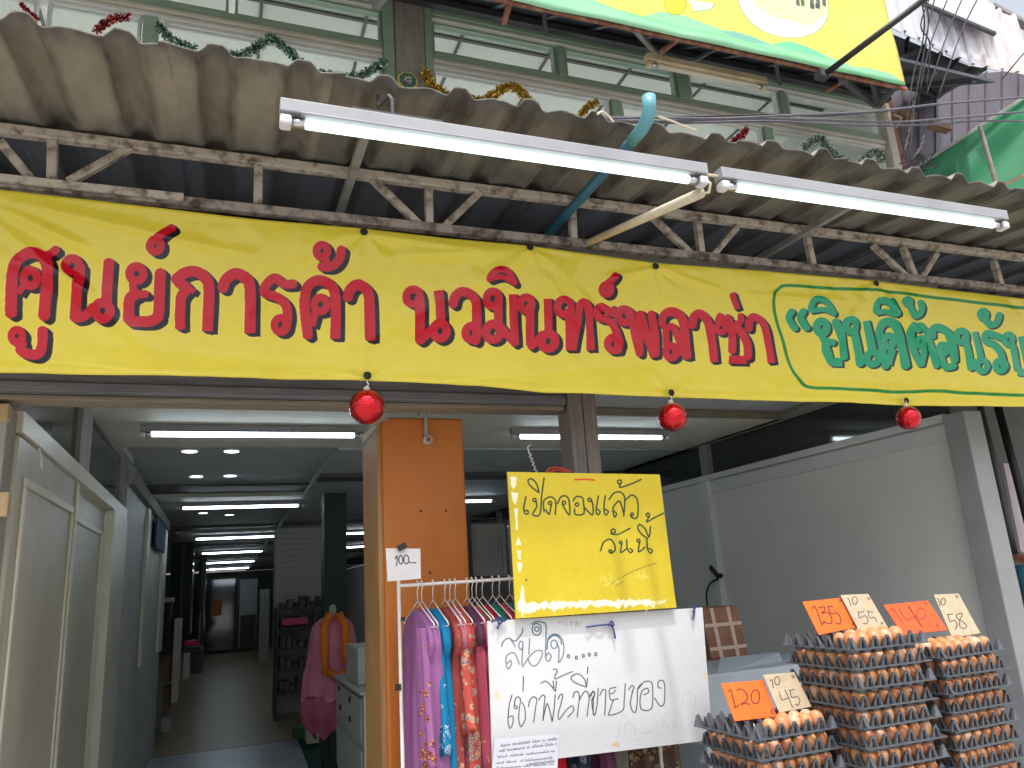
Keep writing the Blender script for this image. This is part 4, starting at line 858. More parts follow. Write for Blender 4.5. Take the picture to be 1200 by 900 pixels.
yel = [[(150,185),(140,230),(135,265),(145,298),(165,295),(160,275),(142,280)], loop(207,206,11), [(216,208),(222,250),(195,302),(242,302),(255,180),(272,60)], [(236,155),(185,115),(164,80),(185,63),(220,95),(238,155)],
 [(272,285),(268,215),(310,185),(343,200),(350,240),(345,302)], loop(312,226,11), [(322,230),(305,300),(282,270)], [(362,230),(385,185),(420,180),(440,215),(440,305),(395,240)], loop(404,224,11), [(466,212),(490,183),(528,190),(537,235),(536,298),(482,302),(476,265)], loop(492,236,11),
 loop(577,204,11), [(588,205),(600,245),(594,305),(545,258)], [(636,178),(625,240),(620,288),(635,303),(647,283),(628,268)], [(682,178),(674,240),(676,290),(690,305),(702,283),(684,268)],
 [(708,202),(740,160),(780,152),(812,190),(806,312)], [(804,290),(780,215),(750,232),(733,270),(744,320),(757,298),(740,280)], loop(778,84,13), [(788,90),(780,120),(850,100),(922,68)], [(822,202),(860,172),(892,195),(902,245),(897,320),(868,326),(850,308)], loop(862,302,9),
 [(650,545),(670,490),(712,468),(742,500),(747,540),(720,562),(704,545)], loop(716,548,9), loop(735,414,14), [(718,432),(770,434),(847,395)], loop(785,490,9), [(794,495),(786,556),(826,530)], [(826,472),(830,530),(850,557),(866,545),(848,530)],
 loop(905,478,10), [(914,485),(906,552),(950,520)], [(962,468),(966,530),(985,560),(1000,545),(978,530)], [(966,462),(922,430),(900,390),(915,370),(950,400),(976,452),(986,385)], loop(968,304,11), [(978,312),(960,352),(1010,325),(1074,293)]]
def dyel(p_):
    p_.noise(.012, .10, 31); p_.noise(.006, .012, 32)
    pen(p_, Y1, k1, yel, 1.9, (44, 62, 40), .88); pen(p_, Y1, k1, yel, .8, (20, 32, 22), .5)
    pen(p_, Y1, k1, [[(715,768),(870,682),(1028,626)], [(748,788),(772,768),(800,750)]], .9, (92, 96, 40), .8)
    p_.stroke(T([(480,70),(540,66),(610,72)], Y1, k1), 1.9, (206, 62, 30))
    W = (236, 232, 222)
    for q in ([(45,48),(88,52),(84,110),(66,132),(50,110)], [(50,150),(98,158),(92,205),(80,240),(62,215)], [(70,262),(96,262),(92,330),(96,400),(84,410),(78,330)], [(78,510),(98,450),(118,505)], [(92,540),(116,545),(110,590),(120,605),(96,600)], [(92,620),(124,628),(120,665),(108,695),(96,668)]): p_.poly(T(q, Y1, k1), W, .85)
    Y2 = (590, 650); r = np.random.default_rng(5)
    p_.poly(T([(124,198),(136,230),(140,300),(150,320),(146,352),(100,350)], Y2, k1), W, .9)
    x = np.arange(95, 1100, 16); hi = 322+r.normal(0, 8, len(x))-22*(x-95)/1000; lo = 372+r.normal(0, 12, len(x))-38*(x-95)/1000; lo[3:8] += 20; lo[13:19] += 12
    p_.poly(T(list(zip(x, hi))+list(zip(x[::-1], lo[::-1])), Y2, k1), W, .9); p_.poly(T([(118,360),(138,360),(134,420),(120,415)], Y2, k1), W, .8)
    for _ in range(120): a = r.uniform(640, 780); b_ = 180+r.normal(0, 22); p_.stroke(T([(a, b_), (a+6, b_-4)], Y2, k1), .5, (240, 228, 150), .5)
    for _ in range(60): a = r.normal(920, 28); b_ = r.normal(140, 18); p_.stroke(T([(a, b_), (a+5, b_-6)], Y2, k1), .5, (240, 232, 170), .5)
    for _ in range(90): a = r.uniform(985, 1090); b_ = r.uniform(285, 345); p_.stroke(T([(a, b_), (a+7, b_-8)], Y2, k1), .6, (206, 190, 90), .7)
    p_.ring(T([(152, 170)], Y2, k1)[0], .5, 1.2, (60, 60, 30)); p_.stroke(T([(20,432),(400,440),(900,428)], Y1, k1), .7, (196, 186, 60), .5)
yb = board('cardboard_sign', [(594.5,553),(773,556),(793,712),(604.5,725)], (0, 2.475, 0), (0, 1, 0), .006, (200, 178, 40), dyel, 1100, .5, 'yellow hand lettered board above the white one, tape residue along its edges', 'sign', M['yellow_edge'], curl=.0015)
W3, W4, W5 = (565, 720), (580, 780), (680, 780)
wh3 = [[(195,320),(215,268),(268,240),(322,270),(362,240),(398,190),(410,140)], [(290,258),(330,320)], [(372,500),(330,400),(290,386),(245,420),(238,490),(258,548),(290,505),(284,462),(252,490)], [(410,315),(388,355),(366,318),(384,270),(408,292),(402,400),(396,510)], [(405,525),(470,430),(530,372),(590,364),(602,402),(562,490),(510,518),(472,482),(458,440)], [(476,240),(468,400)],
 loop(550,148,22), loop(548,150,45,60), [(500,95),(545,72),(610,80),(642,112),(640,250),(634,400),(642,455),(670,468),(692,420),(662,386),(640,425)], [(650,350),(664,240),(720,200),(782,220),(816,292),(815,400),(775,480)], loop(722,300,32,42), [(748,290),(770,350),(765,482)], [(660,255),(720,212),(775,235),(800,300)]]
wh4 = [[(196,345),(166,450),(155,560),(150,645),(170,732),(205,682),(206,592),(166,600)], loop(240,488,18), [(222,470),(236,390),(270,365),(296,400),(284,490),(274,600),(288,690),(308,712),(352,620),(346,500),(316,430)], [(331,130),(325,305)], [(390,480),(406,400),(450,366),(486,392),(474,480),(450,662)],
 [(510,402),(552,345),(582,372),(570,480),(560,642)], [(560,632),(602,450),(632,502),(666,652)], [(668,650),(690,500),(702,340)], [(702,302),(650,230),(590,182),(536,208)], [(678,180),(686,262)], [(716,180),(708,292)], [(682,44),(712,40),(726,72),(702,110),(704,156),(800,112),(905,70)],
 [(735,392),(762,340),(790,346),(770,450),(738,562),(750,628),(832,522),(902,470),(916,532),(850,602)], [(910,372),(930,312),(972,310),(986,382),(974,482),(960,602)], [(986,400),(1040,310),(1082,312),(1102,372),(1090,480),(1078,592)], [(1070,252),(930,197),(890,140),(940,100),(1002,110),(1052,172),(1070,244),(1082,150)], [(1088,18),(1080,92)], [(1120,362),(1150,300),(1166,332),(1146,402),(1130,400)], [(1150,402),(1150,562),(1172,572)]]
wh5 = [[(72,280),(110,225),(126,250),(100,302),(110,402),(126,432),(146,340),(156,200)], [(170,262),(196,212),(222,222),(220,300),(214,432)], [(312,190),(262,204),(254,240),(290,242),(306,215)], [(255,255),(270,302),(332,290)], [(290,300),(264,382),(254,436),(370,396),(386,302),(396,160)], [(425,212),(452,176),(472,192),(454,232)], [(462,220),(440,330),(462,402),(490,402),(502,300),(506,200),(542,160)], [(515,202),(560,146),(612,140),(636,182),(630,372),(542,386),(526,300),(546,222),(590,200),(602,236),(560,256)], [(712,200),(686,186),(690,140),(722,130),(742,162),(746,250),(736,342),(702,352),(656,286)]]
faint = [[(330,642),(345,520)], [(395,602),(400,522),(442,502),(492,602)], [(365,440),(420,452)], loop(545,598,6), loop(580,590,6), loop(620,585,6), [(668,562),(690,490),(742,480),(776,560)], loop(725,520,16), [(750,432),(778,420)], [(822,482),(816,560)], [(842,500),(862,560),(905,520)], [(960,540),(1000,500),(1040,540)], loop(960,300,60,62), loop(510,655,5)]
def dwhite(p_):
    p_.noise(.008, .15, 41); p_.noise(.004, .01, 42); BL_ = (86, 104, 124)
    pen(p_, W3, 8.571, wh3, 1.5, (78, 92, 104), .75); pen(p_, W3, 8.571, [wh3[0], wh3[6], wh3[7], wh3[8][:5], wh3[9][:4], wh3[12]], 1.3, (52, 86, 120), .6); pen(p_, W4, 10, wh4, 1.4, (70, 74, 78), .85); pen(p_, W4, 10, [s[:4] for s in wh4], .8, (40, 44, 48), .6); pen(p_, W5, 7.5, wh5, 1.4, (66, 72, 74), .85); pen(p_, W5, 7.5, faint, .6, (150, 150, 146), .5)
    for x, y in ((865,420),(945,435),(1015,415),(1075,405),(1140,400)): p_.ring(T([(x, y)], W3, 8.571)[0], 1.3, 1.3, (60, 66, 72), .9, 1.8)
    r = np.random.default_rng(9)
    for _ in range(40): x = r.uniform(760, 1000); p_.stroke(T([(x, 70), (x+r.normal(0, 4), 70+abs(r.normal(0, 35)))], W3, 8.571), .5, (110, 110, 106), .35)
    for cx, cy_, c in ((581, 815, (214, 186, 130)), (722, 872, (206, 164, 110)), (828, 790, (226, 200, 160))):
        for _ in range(14): a = r.normal(0, 2.2); b_ = r.normal(0, 2.2); p_.ring((cx+a, cy_+b_), 1.0, .8, c, .5)
    p_.stroke([(608,812),(630,806),(652,812)], 1.2, (214, 206, 196), .6)
wb = board('cardboard_sign', [(571,728),(823,712),(836,867),(577,898)], (0, 2.50, 0), (0, 1, 0), .006, (204, 205, 209), dwhite, 1100, .45, 'large white hand lettered board tied under the yellow one', 'sign', M['card_edge'], curl=.002)
# notices taped on it
def dnote(p_):
    p_.noise(.006, .05, 51); r = np.random.default_rng(3)
    for row, (x0, y0, x1, y1, hgt, gap) in enumerate([(587,875,652,867,2.4,.2),(585,881,651,873,2.2,.18),(583,888,650,881,1.5,.12),(581,895,649,889,1.4,.12),(617,897,650,893,1.9,.1),(582,901,648,896,1.4,.12)]):
        x = x0
        while x < x1:
            t = (x-x0)/(x1-x0); y = y0+(y1-y0)*t; wd = r.uniform(.9, 1.8)
            if r.random() > gap:
                k = r.integers(0, 3); h = hgt*r.uniform(.7, 1.)
                if k == 0: p_.stroke([(x, y), (x+.2, y-h), (x+wd, y-h), (x+wd, y)], .45, (38, 38, 44), .8, False)
                elif k == 1: p_.ring((x+wd/2, y-h/2), wd/2, .45, (38, 38, 44), .8, h/2)
                else: p_.stroke([(x, y-h), (x+wd*.4, y), (x+wd, y), (x+wd, y-h)], .45, (38, 38, 44), .8, False)
                if r.random() < .25: p_.stroke([(x, y-h-1), (x+wd, y-h-1.4)], .45, (38, 38, 44), .8, False)
            x += wd+.6
board('notice_paper', [(580,866),(655,860),(653,918),(574,920)], (0, 2.494, 0), (0, 1, 0), .0006, (212, 213, 226), dnote, 1500, .6, 'sheet of small printed Thai text taped low on the white board', 'paper', M['paper'], curl=.0012)
# blue ties
def tie(label, strokes, Y):
    b = MB()
    for s in strokes: b.tube([aY(x, y, Y-.004*math.sin(i*1.7)) for i, (x, y) in enumerate(smooth_pts(s, 4))], .0032, 6)
    return solo('rope_tie', b, M['rope'], label, 'rope', 'blue rope ties on the white board', smooth=True)
tie('blue rope knot at the upper left corner of the white board', [[(576,729),(583,726),(590,728),(593,726)], [(582,725),(586,731),(589,725),(584,723)], [(585,730),(583,737)]], 2.487)
tie('blue rope pulled across the white board under the yellow one', [[(687,735),(700,733),(716,731.5)], [(713,733),(717,728),(719,733),(715,732)], [(716,732),(719,738),(721,748)]], 2.487)
tie('blue rope tie at the upper right corner of the white board', [[(812,709),(814,716),(812,726)], [(810,712),(815,711),(812,717)]], 2.487)
# things the signs hang from
b = MB(); P = [(622,521),(618,524),(620,530)]+[(620+.35*(y-530)+1.8*math.sin(y*1.3), y) for y in np.arange(531, 556, 1.1)]
b.tube([aY(x, y, 2.56) for x, y in P], .0022, 5); solo('wire_spiral', b, M['pole_white'], 'thin twisted wire rising behind the yellow board', 'wire')
b = MB(); b.tube([aY(x, y, 2.7) for x, y in smooth_pts([(640,554),(644,549),(653,548),(662,550),(668,553)], 4)], .004, 6); b.tube([aY(x, y, 2.7) for x, y in smooth_pts([(641,556),(650,551),(664,553)], 4)], .004, 6); solo('red_rope', b, M['red_cord'], 'red cord looped round the post above the yellow board', 'cord')
b = MB(); b.tube([aY(495, 477, 2.94), aY(499, 484, 2.93), aY(499.5, 512, 2.935)], .008, 8); hk = solo('pillar_socket', b, M['rafter'], 'grey conduit and round hook plate at the top of the orange pillar', 'socket', smooth=True)
c = aY(501, 516, 2.945); b = MB(); ngon(b, c, .019, 18, 2.930, 2.949, 0); me = b.mesh('plate', M['pole_white']); cc = recenter(me); link('plate', me, hk, Vector([float(x) for x in cc])-hk.location)
b = MB(); ngon(b, c, .009, 12, 2.924, 2.9298, 0); me = b.mesh('knob', M['rust']); cc = recenter(me); link('knob', me, hk, Vector([float(x) for x in cc])-hk.location)
for (p, q) in (((489, 487), (497, 479)), ((505, 486), (512, 479))):
    b = MB(); b.bar(aY(*p, 2.94), aY(*q, 2.93), .003, .003); solo('thin_wire', b, M['chrome'], 'thin wire across the top of the orange pillar, %s of the conduit' % ('left' if p[0] < 500 else 'right'), 'wire')
b = MB(); b.bar(aY(432, 500, 2.93), aY(455, 489, 2.9), .012, .01); b.bar(aY(424, 524, 3.1), aY(440, 505, 2.95), .01, .01); solo('brace_stick', b, M['rafter'], 'thin grey stick slanting beside the orange pillar top', 'stick')
# price paper on the pillar
def d100(p_):
    p_.noise(.008, .04, 61); r_ = (440, 630); k = 6.924
    pen(p_, r_, k, [[(158,172),(172,150),(176,180),(168,228)], loop(205,180,16,34), loop(250,178,20,36), loop(282,202,3), [(300,204),(330,204)]], 1.3, (30, 34, 50))
board('price_paper', [(452,642.5),(492.5,643),(493.5,678),(454,681.5)], (0, 2.60, 0), (0, 1, 0), .0008, (206, 204, 206), d100, 1500, .7, 'small white paper reading 100 clipped above the clothes rail', 'price tag', M['paper'], curl=.002)
b = MB(); p = aY(471, 640, 2.592); b.bar(p+[-.014, 0, -.008], p+[.014, 0, .004], .012, .02); bevel(solo('black_clip', b, M['black'], 'black clip holding the white 100 price paper', 'clip'), .002)
# ------------------------------------------------------------------ clothes rail
RY = 2.73; RZ = 1.612
RK = empty('clothes_rail', 'white tube clothes rail full of hanging batik clothes by the pillar', 'clothes rail', (.95, RY, 0))
p = aY(467, 684, RY); RX = p[0]
b = MB(); b.tube([(RX, RY, RZ), (1.55, RY, RZ)], .006, 10); part('rail', b, M['wire'], RK, True)
for x in (RX, 1.55):
    b = MB(); b.tube([(x, RY, .03), (x, RY, RZ+(.06 if x == RX else 0))], .0065, 10); part('upright', b, M['wire'], RK, True)
    b = MB(); b.tube([(x, RY-.22, .02), (x, RY+.22, .02)], .011, 8); part('foot', b, M['wire'], RK, True)
b = MB(); b.bar((RX+.002, RY, 1.5), (RX+.02, RY-.004, 1.5), .01, .012); b.bar((RX-.02, RY, 1.28), (RX+.0, RY-.004, 1.28), .012, .02); part('knob', b, M['black'], RK)
def batik(name, c, c2, c3, z0=.35, scale=26, dens=.5):
    """plain upper part, flowered towards the hem; object origin is at the hem"""
    m, n, bs, L = nodes('cloth_'+name)
    tc = n.nodes.new('ShaderNodeTexCoord'); sx = n.nodes.new('ShaderNodeSeparateXYZ'); L(tc.outputs['Object'], sx.inputs[0])
    vo = n.nodes.new('ShaderNodeTexVoronoi'); vo.inputs['Scale'].default_value = scale; L(tc.outputs['Object'], vo.inputs['Vector'])
    v2 = n.nodes.new('ShaderNodeTexVoronoi'); v2.inputs['Scale'].default_value = scale*2.6; v2.feature = 'DISTANCE_TO_EDGE'; L(tc.outputs['Object'], v2.inputs['Vector'])
    nz = n.nodes.new('ShaderNodeTexNoise'); nz.inputs['Scale'].default_value = 9; L(tc.outputs['Object'], nz.inputs['Vector'])
    mr = n.nodes.new('ShaderNodeMapRange'); mr.inputs['From Min'].default_value = z0; mr.inputs['From Max'].default_value = z0*.35; mr.inputs['To Min'].default_value = .0; mr.inputs['To Max'].default_value = dens; L(sx.outputs[2], mr.inputs[0])
    ad = n.nodes.new('ShaderNodeMath'); ad.operation = 'ADD'; L(mr.outputs[0], ad.inputs[0]); L(nz.outputs[0], ad.inputs[1])
    su = n.nodes.new('ShaderNodeMath'); su.operation = 'SUBTRACT'; L(ad.outputs[0], su.inputs[0]); L(vo.outputs['Distance'], su.inputs[1])
    cr = n.nodes.new('ShaderNodeValToRGB'); cr.color_ramp.elements[0].position = .40; cr.color_ramp.elements[1].position = .46; L(su.outputs[0], cr.inputs[0])
    pet = n.nodes.new('ShaderNodeValToRGB'); e = pet.color_ramp.elements; e[0].position = .05; e[1].position = .22; e[0].color = (*s2l(c3), 1); e[1].color = (*s2l(c2), 1); L(v2.outputs['Distance'], pet.inputs[0])
    mx = n.nodes.new('ShaderNodeMixRGB'); L(cr.outputs[0], mx.inputs[0]); mx.inputs[1].default_value = (*s2l(c), 1); L(pet.outputs[0], mx.inputs[2]); L(mx.outputs[0], bs.inputs['Base Color'])
    bs.inputs['Roughness'].default_value = .85; bs.inputs['Specular IOR Level'].default_value = .2
    wv = n.nodes.new('ShaderNodeTexNoise'); wv.inputs['Scale'].default_value = 400; L(tc.outputs['Object'], wv.inputs[0]); bp = n.nodes.new('ShaderNodeBump'); bp.inputs['Strength'].default_value = .15; bp.inputs['Distance'].default_value = .002; L(wv.outputs[0], bp.inputs['Height']); L(bp.outputs[0], bs.inputs['Normal'])
    return m
def hanger(x, ang, i, nm):
    b = MB(); ca, sa = math.sin(ang), math.cos(ang)          # hanger arms run along (ca, sa)
    P = lambda u, z: (x+ca*u, RY+sa*u, RZ+z)
    b.tube([P(.012, .0), P(.008, .012), P(-.002, .014), P(-.012, .006), P(-.012, -.008), P(0, -.022), P(0, -.055)], .0019, 6)
    b.tube([P(0, -.055), P(-.07, -.085), P(-.18, -.125), P(-.19, -.135), P(-.17, -.14), P(0, -.14), P(.17, -.14), P(.19, -.135), P(.18, -.125), P(.07, -.085), P(0, -.055)], .0019, 6)
    return solo('clothes_hanger', b, M['wire'], nm, 'hanger', 'white wire hangers on the clothes rail', smooth=True)
def garment(x, ang, mt, L_, w0, w1, label, seed, sleeve=None, mat2=None, drop=.085, th=.028):
    r = random.Random(seed); na = 48; ca, sa = math.sin(ang), math.cos(ang); prof_ = [(0, .035, .012), (.012, .07, .018), (.03, .12, .022), (.055, .165, .024), (.075, .188, .024), (.12, .195, .026)]
    nlev = 26; 
    for k in range(1, nlev+1): t = k/nlev; prof_.append((.12+(L_-.12)*t, w0+(w1-w0)*t, th*(.95+.5*t)))
    ph = [r.uniform(0, 6) for _ in range(5)]; v = []
    for d, hw, tk in prof_:
        hw *= .88
        amp = min(1, d/.3)
        for a_ in range(na):
            a = 2*math.pi*a_/na; u = math.cos(a); s = math.sin(a)
            f = amp*(.011*math.sin(u*8+ph[0]+d*1.5)+.009*math.sin(u*17+ph[1]-d*2)+.008*math.sin(u*26+ph[2]+d))
            xx = math.copysign(abs(s)**.6, s)*tk+f; yy = u*hw*(1+.03*math.sin(d*9+ph[3]))
            z = -d-(.012*math.sin(u*7+ph[4]) if d > L_*.97 else 0)
            v.append((x+ca*yy+sa*xx, RY+sa*yy-ca*xx, RZ-drop+z))
    m_ = len(prof_); f = [(i*na+k, i*na+(k+1) % na, (i+1)*na+(k+1) % na, (i+1)*na+k) for i in range(m_-1) for k in range(na)]; f.append(tuple(range(na-1, -1, -1)))
    mb = MB(); mb.add(v, f)
    root = empty('hanging_garment', label, 'garment', (x, RY, RZ-drop-L_), 'batik clothes on the rail')
    part('body', mb, mt, root, True)
    if sleeve:
        sl, sw = sleeve; v = []; n_ = 20; lv = 12
        for k in range(lv+1):
            t = k/lv; d = .055+sl*t; hw = (.05+sw*t)*min(1, .25+k*.25)
            for a_ in range(n_):
                a = 2*math.pi*a_/n_; u = math.cos(a); s = math.sin(a); yy = -.13-.01*t+u*hw*.62+.01*math.sin(t*4); xx = -.018+s*(.020+.006*math.sin(u*5+seed))+.004*math.sin(u*9+ph[1])
                v.append((x+ca*yy+sa*xx, RY+sa*yy-ca*xx, RZ-drop-d-(hw*.25*u if k == lv else 0)))
        f = [(i*n_+k, i*n_+(k+1) % n_, (i+1)*n_+(k+1) % n_, (i+1)*n_+k) for i in range(lv) for k in range(n_)]; f.append(tuple(range(n_-1, -1, -1))); f.append(tuple(lv*n_+k for k in range(n_)))
        mb = MB(); mb.add(v, f); part('sleeve', mb, mat2 or mt, root, True)
    return root
B1 = batik('lilac', (142, 92, 142), (206, 132, 84), (92, 44, 74), .42, 34, .50); B2 = batik('blue', (22, 112, 156), (24, 60, 110), (150, 190, 210), .34, 46, .5)
B3 = batik('brick', (146, 66, 64), (86, 80, 110), (196, 140, 100), .9, 34, .42); B4 = batik('coral', (176, 76, 68), (106, 112, 136), (200, 150, 110), .8, 36, .42)
B5 = batik('plum', (90, 54, 76), (120, 60, 90), (60, 40, 60), .6, 30, .3); B6 = batik('rose', (170, 76, 98), (206, 140, 110), (120, 50, 70), .2, 40, .45)
B7 = batik('crimson', (176, 28, 52), (60, 60, 90), (220, 60, 70), .9, 30, .5); B8 = batik('teal', (34, 112, 104), (24, 80, 76), (60, 150, 120), .6, 30, .3); B9 = batik('olive_flower', (92, 78, 60), (176, 156, 110), (60, 50, 50), 1.4, 36, .6)
B10 = batik('purple_flower', (176, 110, 130), (214, 140, 90), (96, 70, 140), 1.4, 30, .6)
gx = lambda px: float(aY(px, 690, RY)[0])
specs = [(489, .25, B1, .80, .17, .20, 'lilac garment with orange flowers at the hem, first on the rail', (.44, .035)), (494, .22, B1, .92, .18, .21, 'longer lilac garment just behind the first one', None), (507, .12, B2, .90, .16, .19, 'bright blue garment beside the lilac ones', (.40, .03)), (521, .1, B3, .96, .15, .17, 'brick red garment right of the blue one', None),
         (533, .15, B4, .62, .16, .18, 'coral red garment with grey flowers', (.34, .03)), (527, .05, B10, .98, .13, .15, 'mauve and orange flowered garment low under the coral one', None), (547, .1, B5, .60, .15, .17, 'dark plum garment between the coral and the rose ones', None), (553, .2, B6, .50, .15, .17, 'rose pink garment with a wide hanging sleeve', (.46, .055)), (558, .1, B9, .98, .15, .16, 'olive garment with dense pale flowers under the rose sleeve', None),
         (565, .18, B7, .70, .16, .18, 'crimson flowered garment right of the rose one', (.36, .03)), (577, .1, B8, .55, .15, .16, 'teal garment hanging behind the white board', None), (585, .15, batik('pink_red', (190, 64, 90), (220, 120, 110), (120, 40, 60), .5, 30, .3), .58, .15, .17, 'pinkish red garment next to the yellow board', None), (597, .1, B8, .80, .15, .17, 'second teal garment, just left of the yellow board', None)]
for i, (px, ang, mt, L_, w0, w1, lb, sl) in enumerate(specs):
    x = gx(px); ang = .03-ang*.3; hanger(x, ang, i, 'white hanger carrying the '+lb.split(',')[0].replace(' with orange flowers at the hem', ' in front')); garment(x, ang, mt, L_, w0, w1, lb, i*3+1, sl)
for i, (x, mt, L_, lb) in enumerate([(1.05, batik('red', (190, 30, 44), (150, 20, 40), (220, 80, 80), .5, 30, .2), .72, 'plain red garment showing below the white board'), (1.14, batik('navy', (40, 50, 70), (60, 72, 98), (120, 130, 150), .8, 30, .3), .74, 'dark navy garment showing below the white board'), (1.24, B5, .74, 'dark plum garment at the end of the rail behind the boards')]):
    hanger(x, -.2, 20+i, 'white hanger carrying the '+lb.split(' showing')[0].split(' at')[0]+' behind the boards'); garment(x, -.2, mt, L_, .17, .19, lb, 50+i, None)
b = MB(); 
for k in range(24):
    x0 = 1.47+k*.012; b.add([(x0, 2.93+.010*math.sin(k*1.1), .55), (x0+.012, 2.93+.010*math.sin((k+1)*1.1), .55), (x0+.012, 2.93+.010*math.sin((k+1)*1.1), 1.02), (x0, 2.93+.010*math.sin(k*1.1), 1.02)], [(0, 1, 2, 3)])
o = solo('hanging_cloth', b, batik('brown_leaf', (86, 66, 58), (140, 120, 90), (60, 44, 40), 1.5, 14, .5), 'brown patterned cloth hanging right of the wooden post', 'cloth'); s_2 = o.modifiers.new('t', 'SOLIDIFY'); s_2.thickness = .003
# ------------------------------------------------------------------ egg trays
PI_ = .0555; S = .30; ND = 6; CE = S/ND; EI = .013; CI = (S-2*EI)/ND
def tray_mesh(name, shift):
    b = MB(); h = .034
    for (x0, x1, y0, y1) in ((-.007, S+.007, -.007, .002), (-.007, S+.007, S-.002, S+.007), (-.007, .002, .0021, S-.0021), (S-.002, S+.007, .0021, S-.0021)): b.box(x0, x1, y0, y1, -.0025, .0015)
    for i in range(1, ND):
        b.box(i*CE-.005, i*CE+.005, .0022, S-.0022, -.003, .0005); b.box(.0022, S-.0022, i*CE-.005, i*CE+.005, -.0034, .0001)
    for i in range(ND):
        for j in range(ND):
            b.lathe([(.0225, -.001), (.0195, -.016), (.011, -.021)], 8, (EI+(i+.5)*CI, EI+(j+.5)*CI, 0))
    def leg(p, q, w_, t_): b.bar(p, q, w_, t_, (0, 1, 0))
    def arch(cx, cy_, dx, dy, hh=h):
        # pointed leaf facing outwards with a narrow slot, and sloping side webs running back
        A = lambda u, z, o=0.: (cx+dx*u-dy*o, cy_+dy*u+dx*o, z)
        w0, w1 = .0185, .0045
        for o in (0, .0025):
            pass
        fr = [A(-w0, 0), A(-.0110, hh*.55), A(-w1, hh), A(w1, hh), A(.0110, hh*.55), A(w0, 0), A(.0095, 0), A(.0050, hh*.74), A(-.0050, hh*.74), A(-.0095, 0)]
        bk = [A(x_, z_, .004) for x_, z_ in ((-w0, 0), (-.0110, hh*.55), (-w1, hh), (w1, hh), (.0110, hh*.55), (w0, 0), (.0095, 0), (.0050, hh*.74), (-.0050, hh*.74), (-.0095, 0))]
        b.add(fr+bk, [(0, 1, 8, 9), (1, 2, 3, 4, 7, 8), (4, 5, 6, 7), (10, 19, 18, 11), (11, 18, 17, 14, 13, 12), (14, 17, 16, 15), (0, 10, 11, 1), (1, 11, 12, 2), (2, 12, 13, 3), (3, 13, 14, 4), (4, 14, 15, 5), (6, 16, 17, 7), (7, 17, 18, 8), (8, 18, 19, 9)])
        b.add([A(-w1, hh, .0041), A(w1, hh, .0041), A(.0115, 0, .021), A(-.0115, 0, .021)], [(0, 1, 2, 3)])
        for sg in (-1, 1): b.add([A(sg*w1, hh, .0041), A(sg*w0*.95, 0, .0041), A(sg*.0115, 0, .021)], [(0, 1, 2)])
        b.bar(A(0, hh*.72, -.0015), A(0, 0, -.0035), .0018, .003)
    for k in range(ND+1):
        u = min(max(k*CE+shift*CE*.5, .006), S-.006)
        if shift and k == ND: continue
        arch(u, .001, 1, 0); arch(u, S-.001, -1, 0); 
        arch(.001, u, 0, -1); arch(S-.001, u, 0, 1)
    for i in range(1, ND):
        for j in range(1, ND):
            b.add([(i*CE+sx*.010, j*CE+sy_*.010, 0) for sx, sy_ in ((-1, -1), (1, -1), (1, 1), (-1, 1))]+[(i*CE+sx*.0035, j*CE+sy_*.0035, h*.95) for sx, sy_ in ((-1, -1), (1, -1), (1, 1), (-1, 1))], [(0, 1, 5, 4), (1, 2, 6, 5), (2, 3, 7, 6), (3, 0, 4, 7), (4, 5, 6, 7)])
    return b.mesh(name, M['plastic'])
TRM = [tray_mesh('egg_tray', 0), tray_mesh('egg_tray', 1)]
def egg_profile(n=12): return [(.0222*math.sin(t)*(1+.10*math.cos(t))**-1*(1.0), -.0285*math.cos(t)) for t in np.linspace(0.0001, math.pi-.0001, n)]
def egg_mat():
    m, n, bs, L = nodes('brown_eggshell')
    oi = n.nodes.new('ShaderNodeObjectInfo'); cr = n.nodes.new('ShaderNodeValToRGB'); e = cr.color_ramp.elements
    e[0].position = 0; e[0].color = (*s2l((210, 148, 104)), 1); e[1].position = 1; e[1].color = (*s2l((226, 178, 148)), 1); x = e.new(.5); x.color = (*s2l((202, 132, 88)), 1); x = e.new(.75); x.color = (*s2l((216, 158, 108)), 1)
    L(oi.outputs['Random'], cr.inputs[0]); tc = n.nodes.new('ShaderNodeTexCoord'); nz = n.nodes.new('ShaderNodeTexNoise'); nz.inputs['Scale'].default_value = 150; L(tc.outputs['Object'], nz.inputs[0])
    mx = n.nodes.new('ShaderNodeMixRGB'); mx.blend_type = 'MULTIPLY'; mx.inputs[0].default_value = .25; L(cr.outputs[0], mx.inputs[1]); L(nz.outputs['Fac'], mx.inputs[2]); L(mx.outputs[0], bs.inputs['Base Color']); bs.inputs['Roughness'].default_value = .42
    return m
EM = egg_mat(); bE = MB(); bE.lathe(egg_profile(13), 18); EGG = bE.mesh('egg', EM, True)
ordw = ['topmost', 'second', 'third', 'fourth', 'fifth', 'sixth', 'seventh', 'eighth', 'ninth', 'tenth', 'eleventh', 'twelfth', 'thirteenth', 'fourteenth']
stacks = [('tallest middle', (1.800, 1.945), 1.336, 0.0, 13, 8, {(i, 0) for i in range(5)} | {(i, 1) for i in range(6)} | {(i, 2) for i in range(2, 6)}, True),
          ('right rear', (2.205, 1.99), 1.273, R_(3), 12, 7, {(i, j) for i in range(6) for j in range(3)}, False),
          ('low front', (1.487, 2.04), 1.107, R_(1), 9, 4, {(i, 0) for i in range(1, 6)} | {(4, 1), (5, 1), (3, 1)}, True)]
hid = MB(); re = random.Random(5)
